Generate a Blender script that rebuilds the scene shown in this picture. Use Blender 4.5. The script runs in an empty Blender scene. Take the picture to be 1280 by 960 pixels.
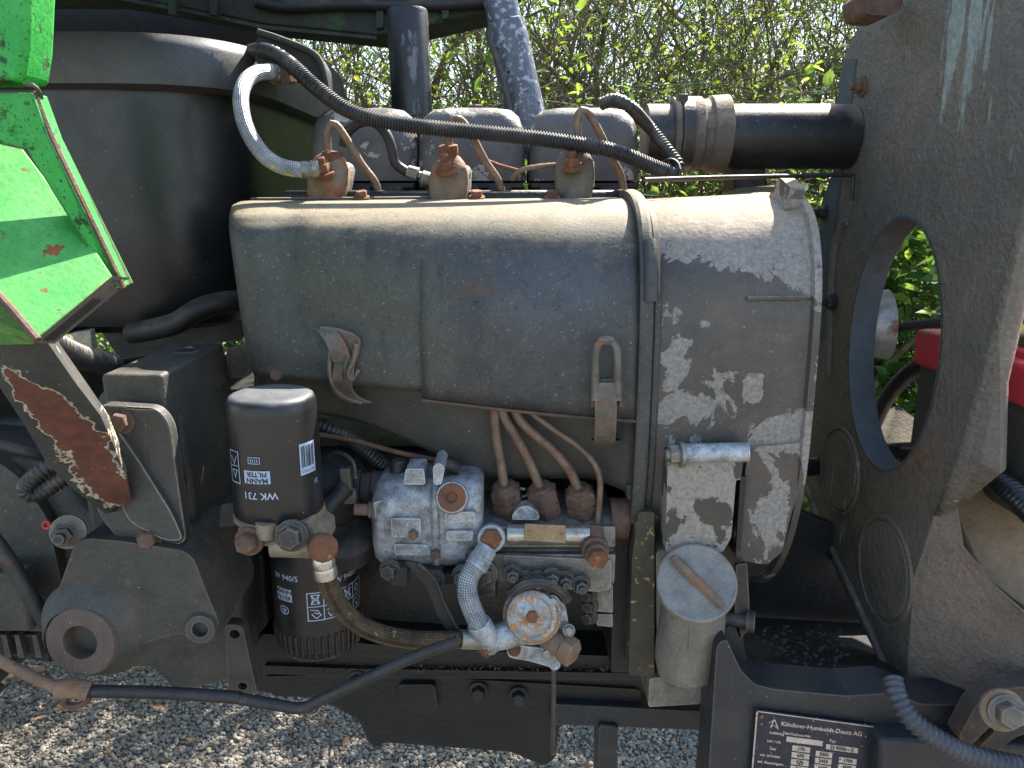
import bpy, bmesh, math, random
import numpy as np
from mathutils import Vector, Matrix, Quaternion, geometry, noise
random.seed(7); rng = np.random.default_rng(7)
S = bpy.context.scene
COL = S.collection
V = Vector
R = math.radians
# ------------------------------------------------------------------ camera, sky, sun, exposure
PITCH = R(13.5); FPX = 962.0; CAMZ = 1.15
cam = bpy.data.cameras.new('camera'); camo = bpy.data.objects.new('camera', cam); COL.objects.link(camo)
cam.sensor_width = 36; cam.lens = FPX / 1280 * 36; cam.clip_start = .02; cam.clip_end = 500
camo.location = (0, 0, CAMZ); camo.rotation_euler = (math.pi / 2 - PITCH, 0, 0)
S.camera = camo
SUN = V((.42, .60, .88)).normalized()
EL = math.asin(SUN.z); AZ = math.atan2(SUN.x, SUN.y)
w = bpy.data.worlds.new('World'); S.world = w; w.use_nodes = True
nt = w.node_tree; sky = nt.nodes.new('ShaderNodeTexSky'); sky.sky_type = 'NISHITA'; sky.sun_disc = False
sky.sun_elevation = EL; sky.sun_rotation = AZ; sky.air_density = 1.2; sky.dust_density = 1.2; sky.ozone_density = 1.0
bg = nt.nodes['Background']; bg.inputs[1].default_value = .105; nt.links.new(sky.outputs[0], bg.inputs[0])
sl = bpy.data.lights.new('sun', 'SUN'); sl.energy = 5.0; sl.angle = R(.5); sl.color = (1, .93, .82)
so = bpy.data.objects.new('sun', sl); COL.objects.link(so); so.rotation_euler = (-SUN).to_track_quat('-Z', 'Y').to_euler(); so.location = (3, 4, 6)
S.view_settings.view_transform = 'Standard'; S.view_settings.look = 'None'; S.view_settings.exposure = 1.95; S.view_settings.gamma = 1
S.render.engine = 'CYCLES'
S.cycles.max_bounces = 8; S.cycles.diffuse_bounces = 4; S.cycles.transmission_bounces = 4; S.cycles.caustics_reflective = False; S.cycles.caustics_refractive = False

# ------------------------------------------------------------------ where a pixel's ray meets a depth, a side plane
SP, CP = math.sin(PITCH), math.cos(PITCH)
def ray(px, py):
    dx = (px - 640) / FPX; dy = (480 - py) / FPX
    return V((dx, CP + dy * SP, -SP + dy * CP))
O = V((0, 0, CAMZ))
def P(px, py, Y): d = ray(px, py); return O + d * (Y / d.y)
def PX(px, py, X): d = ray(px, py); return O + d * (X / d.x)
def PZ(px, py, Z): d = ray(px, py); return O + d * ((Z - CAMZ) / d.z)
def mpp(p): return ((p - O).dot(V((0, CP, -SP)))) / FPX
def L(a, b, t): return a + (b - a) * t

# ------------------------------------------------------------------ mesh builders: all return (verts, faces[, uvs])
def merge(*gs):
    v, f = [], []
    for g in gs:
        n = len(v); v += list(g[0]); f += [tuple(i + n for i in q) for q in g[1]]
    return v, f
def basis(d):
    d = V(d).normalized(); a = V((0, 0, 1)) if abs(d.z) < .9 else V((1, 0, 0))
    u = d.cross(a).normalized(); return u, d.cross(u).normalized()
def lathe(a, d, prof, n=32, caps=True, arc=None, up=None):
    a = V(a); d = V(d).normalized()
    if up is None: u, w_ = basis(d)
    else: u = (V(up) - d * V(up).dot(d)).normalized(); w_ = d.cross(u)
    vs, fs = [], []
    full = arc is None; a0, a1 = (0, 2 * math.pi) if full else arc
    m = n if full else n + 1
    for t, r in prof:
        for i in range(m):
            th = a0 + (a1 - a0) * i / n
            vs.append(a + d * t + (u * math.cos(th) + w_ * math.sin(th)) * r)
    for k in range(len(prof) - 1):
        for i in range(n):
            j = (i + 1) % m
            fs.append((k * m + i, k * m + j, (k + 1) * m + j, (k + 1) * m + i))
    if caps and full:
        fs.append(tuple(range(m - 1, -1, -1))); fs.append(tuple((len(prof) - 1) * m + i for i in range(m)))
    return vs, fs
def loft(loops, closed=True, caps=True):
    m = len(loops[0]); vs = [V(p) for l in loops for p in l]; fs = []
    for k in range(len(loops) - 1):
        for i in range(m if closed else m - 1):
            j = (i + 1) % m; fs.append((k * m + i, k * m + j, (k + 1) * m + j, (k + 1) * m + i))
    if closed and caps:
        fs.append(tuple(range(m - 1, -1, -1))); fs.append(tuple((len(loops) - 1) * m + i for i in range(m)))
    return vs, fs
def spline(pts, step):
    p = [V(q) for q in pts]
    if len(p) == 2: dens = [p[0].lerp(p[1], i / 20) for i in range(21)]
    else:
        dens = []
        q = [p[0] * 2 - p[1]] + p + [p[-1] * 2 - p[-2]]
        for i in range(1, len(q) - 2):
            for k in range(24):
                t = k / 24; a, b, c, d = q[i - 1], q[i], q[i + 1], q[i + 2]
                dens.append(.5 * ((2 * b) + (c - a) * t + (2 * a - 5 * b + 4 * c - d) * t * t + (3 * b - a - 3 * c + d) * t ** 3))
        dens.append(p[-1])
    out = [dens[0]]; acc = 0
    tot = sum((dens[i + 1] - dens[i]).length for i in range(len(dens) - 1)); n = max(2, round(tot / step)); st = tot / n; need = st
    for i in range(len(dens) - 1):
        seg = (dens[i + 1] - dens[i]).length
        while acc + seg >= need - 1e-9 and len(out) < n:
            out.append(dens[i].lerp(dens[i + 1], (need - acc) / max(seg, 1e-9))); need += st
        acc += seg
    out.append(dens[-1]); return out
def tube(pts, r, n=12, step=.006, rf=None, raw=False):
    c = [V(p) for p in pts] if raw else spline(pts, step)
    t0 = (c[1] - c[0]).normalized(); u, _ = basis(t0)
    vs, fs, uv = [], [], []; s = 0
    tot = sum((c[i + 1] - c[i]).length for i in range(len(c) - 1))
    for i, p in enumerate(c):
        t = (c[min(i + 1, len(c) - 1)] - c[max(i - 1, 0)]).normalized()
        u = (u - t * u.dot(t)).normalized(); b = t.cross(u)
        if i: s += (c[i] - c[i - 1]).length
        rr = (r[0] + (r[1] - r[0]) * s / tot) if isinstance(r, tuple) else r
        if rf: rr *= rf(s, i)
        for k in range(n):
            a = 2 * math.pi * k / n; vs.append(p + (u * math.cos(a) + b * math.sin(a)) * rr); uv.append((k / n, s))
    for i in range(len(c) - 1):
        for k in range(n):
            j = (k + 1) % n; fs.append((i * n + k, i * n + j, (i + 1) * n + j, (i + 1) * n + k))
    fs.append(tuple(range(n - 1, -1, -1))); fs.append(tuple((len(c) - 1) * n + k for k in range(n)))
    return vs, fs, uv
def conduit(pts, r, pitch=.0042):
    return tube(pts, r, 14, pitch / 4, lambda s, i: (1.08, 1.08, .89, .89)[i % 4])
def prism(loops, th):
    loops = [[V(p) for p in l] for l in loops]; th = V(th)
    flat = [p for l in loops for p in l]; n = len(flat)
    tris = geometry.tessellate_polygon(loops)
    vs = flat + [p + th for p in flat]; fs = []
    for t in tris: fs.append(tuple(t)); fs.append(tuple(i + n for i in reversed(t)))
    k = 0
    for l in loops:
        m = len(l)
        for i in range(m):
            a, b = k + i, k + (i + 1) % m; fs.append((a, b, b + n, a + n))
        k += m
    return vs, fs
def ngon_prism(loop, th):
    n = len(loop); th = V(th); vs = [V(p) for p in loop] + [V(p) + th for p in loop]
    fs = [tuple(range(n)), tuple(range(2 * n - 1, n - 1, -1))] + [(i, (i + 1) % n, (i + 1) % n + n, i + n) for i in range(n)]
    return vs, fs
def box(c, s, rot=None):
    c = V(c); vs = []
    for x in (-.5, .5):
        for y in (-.5, .5):
            for z in (-.5, .5):
                p = V((x * s[0], y * s[1], z * s[2]))
                vs.append(c + (rot @ p if rot else p))
    return vs, [(0, 1, 3, 2), (4, 6, 7, 5), (0, 4, 5, 1), (2, 3, 7, 6), (0, 2, 6, 4), (1, 5, 7, 3)]
def rrect(w_, h, r, n=5):
    out = []
    for cx, cy, a in ((w_ / 2 - r, h / 2 - r, 0), (-w_ / 2 + r, h / 2 - r, 90), (-w_ / 2 + r, -h / 2 + r, 180), (w_ / 2 - r, -h / 2 + r, 270)):
        for k in range(n + 1):
            t = R(a + 90 * k / n); out.append((cx + r * math.cos(t), cy + r * math.sin(t)))
    return out
def roundpoly(pts, r, n=4):
    out = []; m = len(pts)
    for i in range(m):
        a, b, c = V(pts[i - 1]), V(pts[i]), V(pts[(i + 1) % m])
        d = min(r, (a - b).length * .45, (c - b).length * .45)
        p, q = b + (a - b).normalized() * d, b + (c - b).normalized() * d
        for k in range(n + 1):
            t = k / n; out.append(p * (1 - t) ** 2 + b * 2 * t * (1 - t) + q * t * t)
    return out
def rot_to(d, up=None): return V(d).to_track_quat('Z', 'Y')
def jit(g, amp, sc, sub=None):
    vs = []
    for p in g[0]:
        p = V(p); vs.append(p + noise.noise_vector(p * sc) * amp)
    return (vs,) + tuple(g[1:])

# ------------------------------------------------------------------ scene graph helpers
W = {}
def finish(me, smooth):
    if smooth: me.shade_smooth(); me.set_sharp_from_angle(angle=R(smooth))
def obj(name, g, m, parent=None, label=None, smooth=40, bevel=0, sub=0, solid=0, fix=True, segs=2):
    vs = [V(p) for p in g[0]]
    lo = V([min(p[i] for p in vs) for i in range(3)]); hi = V([max(p[i] for p in vs) for i in range(3)]); c = (lo + hi) / 2
    me = bpy.data.meshes.new(name); me.from_pydata([p - c for p in vs], [], g[1]); me.update()
    if fix:
        bm = bmesh.new(); bm.from_mesh(me); bmesh.ops.recalc_face_normals(bm, faces=bm.faces); bm.to_mesh(me); bm.free()
    if len(g) > 2:
        u = me.uv_layers.new(name='UVMap'); li = np.empty(len(me.loops), dtype=np.int32); me.loops.foreach_get('vertex_index', li)
        u.data.foreach_set('uv', np.array(g[2], dtype=np.float32)[li].ravel())
    finish(me, smooth)
    me.materials.append(m)
    o = bpy.data.objects.new(name, me); COL.objects.link(o); W[o.name] = c
    o.location = c - (W[parent.name] if parent else V())
    if parent: o.parent = parent
    if label: o['label'] = label
    if solid: k = o.modifiers.new('solid', 'SOLIDIFY'); k.thickness = abs(solid); k.offset = -1 if solid > 0 else 1
    if bevel: k = o.modifiers.new('bevel', 'BEVEL'); k.width = bevel; k.segments = segs; k.limit_method = 'ANGLE'; k.angle_limit = R(35); k.harden_normals = False
    if sub: k = o.modifiers.new('sub', 'SUBSURF'); k.levels = k.render_levels = sub
    return o
def thing(name, label, cat, loc, group=None):
    o = bpy.data.objects.new(name, None); COL.objects.link(o); o.location = loc; W[o.name] = V(loc); o.empty_display_size = .05
    return tag(o, label, cat, group)
def tag(o, label, cat, group=None):
    o['label'] = label; o['category'] = cat
    if group: o['group'] = group
    return o
BM = {}
def bolt(parent, pos, d=(0, -1, 0), r=.008, h=None, m=None, name='bolt', washer=True, stud=0, spin=0):
    h = h or r * 1.1; m = m or RUST_DARK; key = (round(r, 4), round(h, 4), washer, stud, m.name)
    if key not in BM:
        z0 = .0 if not washer else r * .25
        g = lathe((0, 0, z0), (0, 0, 1), [(-.002, r * .96), (h * .12, r), (h * .8, r), (h, r * .86)], 6)
        if washer: g = merge(g, lathe((0, 0, -.002), (0, 0, 1), [(0, r * 1.35), (z0 + .0015, r * 1.35), (z0 + .0019, r * 1.28)], 18))
        if stud: g = merge(g, lathe((0, 0, z0 + h - .001), (0, 0, 1), [(0, r * .55), (stud, r * .55), (stud + .001, r * .45)], 10))
        me = bpy.data.meshes.new(name); me.from_pydata([tuple(p) for p in g[0]], [], g[1]); me.update()
        bm = bmesh.new(); bm.from_mesh(me); bmesh.ops.recalc_face_normals(bm, faces=bm.faces); bm.to_mesh(me); bm.free()
        finish(me, 35); me.materials.append(m); BM[key] = me
    o = bpy.data.objects.new(name, BM[key]); COL.objects.link(o); o.parent = parent
    o.location = V(pos) - W[parent.name]; o.rotation_mode = 'QUATERNION'; o.rotation_quaternion = rot_to(d) @ Quaternion((0, 0, 1), spin); W[o.name] = V(pos)
    return o
def text_geo(s, size, place, bold=0, align='CENTER'):
    cu = bpy.data.curves.new('t', 'FONT'); cu.body = s; cu.size = size; cu.align_x = align; cu.align_y = 'CENTER'; cu.resolution_u = 2; cu.offset = bold
    to = bpy.data.objects.new('t', cu); COL.objects.link(to)
    dg = bpy.context.evaluated_depsgraph_get(); me = bpy.data.meshes.new_from_object(to.evaluated_get(dg))
    vs = [place(v.co.x, v.co.y) for v in me.vertices]; fs = [tuple(p.vertices) for p in me.polygons]
    bpy.data.objects.remove(to); bpy.data.curves.remove(cu); bpy.data.meshes.remove(me)
    return vs, fs
def quad_geo(x0, y0, x1, y1, place, n=8):
    vs = []; fs = []
    for i in range(n + 1):
        x = x0 + (x1 - x0) * i / n; vs += [place(x, y0), place(x, y1)]
    for i in range(n): fs.append((2 * i, 2 * i + 2, 2 * i + 3, 2 * i + 1))
    return vs, fs
def line_geo(pts, wd, place):
    gs = []
    for a, b in zip(pts, pts[1:]):
        a, b = V(a), V(b); t = (b - a).normalized(); q = V((-t.y, t.x)) * wd / 2; a = a - t * wd / 2; b = b + t * wd / 2
        n = 4; vs = []
        for i in range(n + 1):
            c = a.lerp(b, i / n); vs += [place(*(c + q)), place(*(c - q))]
        gs.append((vs, [(2 * i, 2 * i + 2, 2 * i + 3, 2 * i + 1) for i in range(n)]))
    return merge(*gs)

# ------------------------------------------------------------------ materials
def C(r, g, b): return tuple(((c / 255 / 12.92) if c / 255 <= .04045 else ((c / 255 + .055) / 1.055) ** 2.4) for c in (r, g, b)) + (1,)
class N:
    def __init__(s, name):
        s.m = bpy.data.materials.new(name); s.m.use_nodes = True; s.t = s.m.node_tree; s.b = s.t.nodes['Principled BSDF']
        s.pos = s.n('ShaderNodeNewGeometry').outputs['Position']
    def n(s, ty, **k):
        o = s.t.nodes.new(ty)
        for a, v in k.items():
            if a.startswith('i'):
                s.put(o.inputs[int(a[1:])], v)
            else: setattr(o, a, v)
        return o
    def put(s, sock, v):
        if isinstance(v, bpy.types.NodeSocket): s.t.links.new(v, sock)
        else: sock.default_value = v
    def math(s, op, a, b=0, c=0, clamp=False):
        o = s.n('ShaderNodeMath', operation=op, use_clamp=clamp); s.put(o.inputs[0], a); s.put(o.inputs[1], b); s.put(o.inputs[2], c); return o.outputs[0]
    def vm(s, op, a, b=(0, 0, 0)):
        o = s.n('ShaderNodeVectorMath', operation=op); s.put(o.inputs[0], a); s.put(o.inputs[1], b)
        return o.outputs['Value'] if op in ('LENGTH', 'DOT_PRODUCT') else o.outputs[0]
    def noise(s, scale, detail=6, rough=.6, vec=None, dist=0):
        o = s.n('ShaderNodeTexNoise'); s.put(o.inputs['Vector'], vec or s.pos); o.inputs['Scale'].default_value = scale; o.inputs['Detail'].default_value = detail
        o.inputs['Roughness'].default_value = rough; o.inputs['Distortion'].default_value = dist; return o.outputs['Fac']
    def mix(s, f, a, b):
        o = s.n('ShaderNodeMix', data_type='RGBA'); s.put(o.inputs[0], f); s.put(o.inputs[6], a); s.put(o.inputs[7], b); return o.outputs[2]
    def mixf(s, f, a, b):
        o = s.n('ShaderNodeMix', data_type='FLOAT'); s.put(o.inputs[0], f); s.put(o.inputs[2], a); s.put(o.inputs[3], b); return o.outputs[0]
    def step(s, x, t, wd): return s.math('DIVIDE', s.math('SUBTRACT', x, t), wd, clamp=True)
def mat(name, c1, c2, scale=25, rough=.6, metal=0, bump=.25, bs=260, layers=(), spec=.5, fine=1.0, grain=.38, edge=None, bd=.003):
    """two-tone mottled paint or metal with worn layers laid over it (rust, chipped paint, grime, dust)"""
    k = N(name)
    col = k.mix(k.step(k.noise(scale, 8, .65), .35, .3), c1, c2)
    sp = k.noise(scale * 14, 3, .7); col = k.mix(k.math('MULTIPLY', k.step(sp, .45, .35), .35 * fine), col, c2)
    ro, me = rough, metal
    hgt = k.math('MULTIPLY', k.noise(bs, 4, .6), .5)
    hgt = k.math('ADD', hgt, k.math('MULTIPLY', k.noise(bs * .12, 3, .5), .8))
    for l in layers:
        vec = k.pos
        if 'stretch' in l: vec = k.vm('MULTIPLY', vec, l['stretch'])
        f = k.noise(l.get('s', 30), l.get('d', 8), l.get('r', .62), vec, l.get('dist', 0))
        if 'amp' in l: f = k.math('ADD', k.math('MULTIPLY', k.math('SUBTRACT', f, .5), l['amp']), .5)
        for b in l.get('blobs', ()):
            dv = k.vm('DIVIDE', k.vm('SUBTRACT', k.pos, tuple(b[0])), b[1] if isinstance(b[1], tuple) else (b[1],) * 3)
            q = k.math('MULTIPLY', k.math('SUBTRACT', 1, k.vm('LENGTH', dv), clamp=True), b[2]); f = k.math('ADD', f, q)
        if 'up' in l:
            nz = k.n('ShaderNodeSeparateXYZ', i0=k.t.nodes['Geometry'].outputs['Normal']).outputs[2]
            f = k.math('ADD', f, k.math('MULTIPLY', nz, l['up']))
        mk = k.step(f, l['t'], l.get('w', .03))
        if 'a' in l: mka = k.math('MULTIPLY', mk, l['a'])
        else: mka = mk
        cl = l['c']
        if 'c2' in l: cl = k.mix(k.step(k.noise(l.get('s2', 90), 5, .7), .38, .25), l['c'], l['c2'])
        col = k.mix(mka, col, cl)
        ro = k.mixf(mka, ro, l.get('rough', .75)); me = k.mixf(mka, me, l.get('metal', 0))
        if l.get('h'): hgt = k.math('ADD', hgt, k.math('MULTIPLY', mk, l['h']))
    if edge:
        bv = k.n('ShaderNodeBevel', samples=4); bv.inputs['Radius'].default_value = .0028
        pt = k.math('SUBTRACT', 1, k.vm('DOT_PRODUCT', bv.outputs[0], k.t.nodes['Geometry'].outputs['Normal']))
        ef = k.math('MULTIPLY', pt, k.math('MULTIPLY', k.noise(130, 6, .7), 2))
        ef = k.math('MULTIPLY', k.step(ef, .07, .06), edge[1]); col = k.mix(ef, col, edge[0])
    gn = k.math('MAXIMUM', .25, k.math('ADD', 1 - 2.1 * grain, k.math('MULTIPLY', k.math('ADD', k.math('MULTIPLY', k.noise(360, 5, .85), .65), k.math('MULTIPLY', k.noise(95, 5, .75), .35)), 4.2 * grain)))
    sc_ = k.n('ShaderNodeVectorMath', operation='SCALE'); k.put(sc_.inputs[0], col); k.put(sc_.inputs[3], gn); col = sc_.outputs[0]
    ro2 = k.math('ADD', ro, k.math('MULTIPLY', k.math('SUBTRACT', k.noise(scale * 2.5, 5), .5), .35), clamp=True)
    k.put(k.b.inputs['Base Color'], col); k.put(k.b.inputs['Roughness'], ro2); k.put(k.b.inputs['Metallic'], me); k.b.inputs['Specular IOR Level'].default_value = spec
    bp = k.n('ShaderNodeBump'); bp.inputs['Strength'].default_value = bump; bp.inputs['Distance'].default_value = bd; k.put(bp.inputs['Height'], hgt); k.put(k.b.inputs['Normal'], bp.outputs[0])
    return k.m
RUSTC, RUSTD = C(140, 84, 52), C(84, 52, 40)
DUST = dict(c=C(150, 136, 112), s=14, t=.62, w=.35, up=.16, a=.3, rough=.95)
DUSTL = dict(c=C(132, 122, 104), s=20, t=.6, w=.4, up=.12, a=.2, rough=.95)
SPECK = dict(c=C(190, 182, 165), s=420, d=2, t=.735, w=.02, rough=.8)
SPRUST = dict(c=RUSTC, c2=RUSTD, s=38, t=.66, w=.06, rough=.9, h=.4)
def plate_rust(blobs, **k): return dict(dict(c=C(106, 62, 46), c2=C(76, 50, 42), s=45, t=.78, w=.02, rough=.85, blobs=blobs, h=-.8), **k)
# ---- the paints and metals of the place
COWL = mat('cowl_paint', C(54, 54, 54), C(72, 71, 68), 9, .52, 0, .22, 330, [
    dict(c=C(112, 82, 62), c2=C(92, 70, 56), s=60, t=.70, w=.14, a=.85, rough=.9, blobs=[(P(600, 355, .73), (.06, .06, .025), .34), (P(720, 395, .72), (.05, .06, .04), .16), (P(440, 300, .75), (.012, .03, .03), .25), (P(545, 292, .75), .012, .35), (P(600, 478, .715), .03, .2)]),
    dict(c=C(78, 78, 64), s=9, t=.47, w=.2, a=.6, rough=.7, blobs=[(P(420, 380, .74), (.12, .1, .1), .25)]),
    dict(c=C(38, 35, 30), s=38, stretch=(2.2, 1, .3), t=.57, w=.14, a=.5, rough=.6),
    dict(c=C(98, 84, 66), s=16, t=.58, w=.2, a=.45, rough=.9),
    dict(c=C(84, 88, 96), s=8, t=.55, w=.25, a=.4, rough=.45, blobs=[(P(730, 360, .73), (.14, .1, .05), .3)]),
    dict(c=C(46, 48, 42), s=26, t=.58, w=.12, a=.55, rough=.5, blobs=[(P(460, 300, .75), (.008, .05, .045), .35), (P(500, 320, .74), (.01, .04, .03), .2)]),
    dict(c=C(146, 134, 106), c2=C(152, 134, 106), s=55, t=.77, w=.25, a=.55, rough=.95, up=.62, amp=.5), SPECK, dict(c=C(158, 152, 138), s=230, d=4, r=.8, t=.62, w=.04, a=.5), dict(c=C(34, 34, 32), s=170, d=4, r=.8, t=.60, w=.04, a=.6)], grain=.45)  # beige upward layer: dust, paled to put the sunlit top band into the colour
COWL_LOW = mat('lower_cowl_paint', C(58, 56, 51), C(72, 68, 60), 16, .62, 0, .2, 300, [dict(c=C(105, 78, 60), s=50, t=.7, w=.08, a=.6), DUSTL, SPECK])
BLOWER = mat('blower_paint', C(62, 60, 58), C(88, 79, 71), 14, .45, 0, .35, 200, [
    dict(c=C(104, 92, 82), c2=C(124, 108, 92), s=60, t=.56, w=.25, a=.45, rough=.8, blobs=[(P(960, 420, .73), (.05, .08, .08), .12)]),
    dict(c=C(148, 143, 138), c2=C(120, 112, 104), s=22, s2=240, t=.604, w=.010, rough=.62, metal=.1, h=-1.0, d=9, r=.66, dist=.6, blobs=[
        (P(850, 430, .72), (.022, .09, .05), .2), (P(925, 285, .77), (.12, .12, .06), .42), (P(870, 512, .71), (.022, .05, .018), .27), (P(885, 405, .72), (.014, .04, .014), .24),
        (P(995, 330, .75), (.03, .1, .08), .2), (P(945, 490, .71), (.014, .05, .025), .5), (P(985, 540, .72), (.05, .07, .03), .42), (P(950, 620, .74), (.03, .1, .06), .28), (P(1008, 480, .74), (.014, .1, .14), .25), (P(838, 520, .71), (.014, .05, .08), .22)]),
    dict(c=C(150, 126, 96), c2=C(164, 144, 118), s=90, t=.74, w=.3, a=.85, rough=.95, up=.55, amp=.6), SPECK])
BRACKET_P = mat('bracket_peeling', C(60, 59, 52), C(74, 70, 60), 18, .5, 0, .35, 220, [
    dict(c=C(156, 150, 142), c2=C(130, 120, 108), s=38, s2=200, t=.44, w=.012, rough=.65, metal=.1, h=-.8, d=9, blobs=[(P(890, 640, .7), .02, -.3)]), SPRUST, SPECK])
CAST_ALU = mat('cast_aluminium', C(190, 192, 196), C(124, 124, 124), 60, .46, .35, .7, 420, [
    dict(c=C(70, 66, 62), s=50, t=.58, w=.14, a=.75, rough=.8), dict(c=C(62, 60, 58), s=600, d=2, t=.62, w=.08, a=.5), dict(c=C(120, 96, 72), s=24, t=.66, w=.1, a=.6, rough=.9)], fine=.8, grain=.5, edge=(C(226, 228, 230), .7))
ALU_DULL = mat('dull_aluminium', C(142, 138, 130), C(112, 106, 98), 40, .5, .4, .5, 380, [
    dict(c=C(58, 54, 50), s=34, t=.56, w=.16, a=.8, rough=.8), dict(c=C(54, 52, 50), s=520, d=2, t=.62, w=.06, a=.6)], grain=.45, edge=(C(196, 190, 180), .6))
ALU_RUSTY = mat('rusty_diaphragm_cover', C(176, 176, 178), C(130, 126, 122), 60, .4, .5, .5, 400, [
    dict(c=C(168, 104, 54), c2=C(206, 170, 120), s=170, s2=320, t=.51, w=.06, rough=.9, h=.4), dict(c=C(58, 52, 48), s=140, t=.66, w=.04)])
NECK = mat('filler_neck_alu', C(132, 126, 114), C(112, 106, 96), 30, .55, .2, .4, 420, [dict(c=C(72, 66, 58), s=28, t=.6, w=.14, a=.6), dict(c=C(170, 162, 148), s=500, d=2, t=.66, w=.04, a=.7)])
CAPM = mat('filler_cap_zinc', C(142, 138, 130), C(116, 112, 104), 50, .65, .05, .3, 420, [dict(c=C(150, 104, 66), c2=C(110, 80, 58), s=30, t=.60, w=.08, a=.85, rough=.9), dict(c=C(84, 80, 76), s=300, d=3, t=.64, w=.06, a=.6)])
BLACK = mat('grimy_black', C(26, 26, 27), C(40, 38, 36), 20, .62, 0, .35, 300, [DUSTL, dict(c=C(92, 72, 56), s=60, t=.72, w=.08, a=.6), SPECK])
OILY = mat('oily_block', C(19, 19, 20), C(31, 30, 29), 16, .5, 0, .5, 180, [dict(c=C(84, 70, 56), c2=C(58, 50, 42), s=34, t=.68, w=.14, a=.5, rough=.95), dict(c=C(160, 150, 126), s=260, d=3, t=.74, w=.03, a=.7), dict(c=C(120, 96, 70), s=90, t=.70, w=.06, a=.5)], edge=(C(74, 70, 64), .6), grain=.45)
CAST = mat('painted_casting', C(54, 54, 51), C(72, 69, 63), 20, .58, 0, .6, 240, [dict(c=C(104, 72, 62), c2=C(84, 60, 52), s=40, t=.7, w=.03, a=.8, rough=.8, blobs=[(P(160, 765, .62), (.03, .06, .012), .28), (P(235, 740, .66), (.04, .06, .012), .22)]), dict(c=C(32, 31, 29), s=24, t=.54, w=.16, a=.65, rough=.5), dict(c=C(100, 92, 80), c2=C(84, 92, 98), s=75, t=.60, w=.1, a=.5), DUSTL, SPECK], edge=(C(122, 104, 88), .7), grain=.45)
BRK = mat('worn_bracket_paint', C(56, 56, 56), C(72, 70, 66), 22, .5, 0, .4, 260, [
    dict(c=C(176, 176, 160), s=60, t=.80, w=.015, rough=.7, blobs=[(P(82, 548, .55), (.062, .08, .03), .0)]),
    SPECK, dict(c=C(74, 72, 66), s=20, t=.65, w=.1, a=.4)], edge=(C(176, 170, 148), .9), grain=.45)
BRK_RUST = mat('rusted_channel', C(54, 54, 55), C(72, 70, 66), 24, .52, 0, .45, 260, [
    dict(c=C(190, 186, 164), c2=C(160, 156, 130), s=75, t=.66, w=.02, rough=.7, h=.4, blobs=[(P(28, 484, .53), (.018, .09, .02), 0.5), (P(50, 505, .54), (.024, .09, .022), 0.5), (P(70, 530, .55), (.026, .09, .024), 0.5), (P(86, 552, .56), (.026, .09, .024), 0.5), (P(104, 575, .58), (.026, .09, .024), 0.5), (P(124, 600, .60), (.026, .09, .024), 0.5), (P(144, 622, .61), (.02, .09, .02), 0.5)]),
    dict(c=C(112, 66, 50), c2=C(84, 56, 48), s=75, t=.72, w=.02, rough=.8, h=-.8, blobs=[(P(28, 484, .53), (.018, .09, .02), 0.5), (P(50, 505, .54), (.024, .09, .022), 0.5), (P(70, 530, .55), (.026, .09, .024), 0.5), (P(86, 552, .56), (.026, .09, .024), 0.5), (P(104, 575, .58), (.026, .09, .024), 0.5), (P(124, 600, .60), (.026, .09, .024), 0.5), (P(144, 622, .61), (.02, .09, .02), 0.5)]), SPECK])
TANK = mat('tank_paint', C(24, 24, 26), C(34, 33, 33), 9, .34, 0, .12, 200, [dict(c=C(92, 88, 82), s=10, t=.58, w=.3, a=.25, rough=.9), dict(c=C(120, 116, 110), s=60, t=.72, w=.05, a=.3), SPECK], bd=.0015)
RIM = mat('tank_rim_paint', C(58, 60, 62), C(76, 74, 70), 14, .5, 0, .2, 300, [DUST, SPECK])
GREEN = mat('green_paint', C(32, 150, 52), C(56, 168, 72), 26, .55, 0, .3, 260, [
    dict(c=C(116, 150, 110), s=15, t=.6, w=.2, a=.5, rough=.8),
    dict(c=C(58, 50, 38), c2=C(36, 34, 26), s=50, t=.58, w=.06, a=.9, rough=.9, h=-.4), dict(c=C(150, 98, 56), c2=C(96, 58, 40), s=34, t=.68, w=.03, rough=.9, h=-.6),
    dict(c=C(24, 62, 26), s=360, d=3, t=.58, w=.06, a=.8)], edge=(C(60, 52, 42), .95), grain=.45)
GREEN_LIT = mat('green_flap_paint', C(46, 142, 56), C(80, 156, 74), 22, .6, 0, .2, 260, [dict(c=C(134, 84, 46), c2=C(92, 70, 40), s=110, d=5, t=.62, w=.04, a=.85, rough=.9), 
    dict(c=C(104, 176, 110), s=12, t=.55, w=.2, a=.6, rough=.8), dict(c=C(40, 110, 46), s=9, t=.55, w=.2, a=.5), dict(c=C(96, 120, 52), s=140, t=.64, w=.08, a=.7),
    dict(c=C(150, 92, 48), c2=C(106, 60, 40), s=44, t=.70, w=.03, rough=.9, h=-.6, blobs=[(P(75, 308, .5), (.012, .03, .009), .3), (P(10, 405, .47), (.02, .05, .02), .3), (P(70, 388, .47), (.05, .05, .004), .14)]), dict(c=C(80, 86, 40), s=150, t=.64, w=.05, a=.7)], edge=(C(122, 70, 46), .95), grain=.45)
GREEN_DARK = mat('algae_dark_panel', C(36, 40, 38), C(54, 58, 52), 16, .75, 0, .5, 160, [
    dict(c=C(58, 108, 62), c2=C(46, 84, 48), s=22, t=.53, w=.12, a=.75, rough=.8), dict(c=C(26, 22, 18), c2=C(84, 62, 44), s=44, t=.64, w=.05, rough=.95, h=-.5), SPECK])
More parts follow.
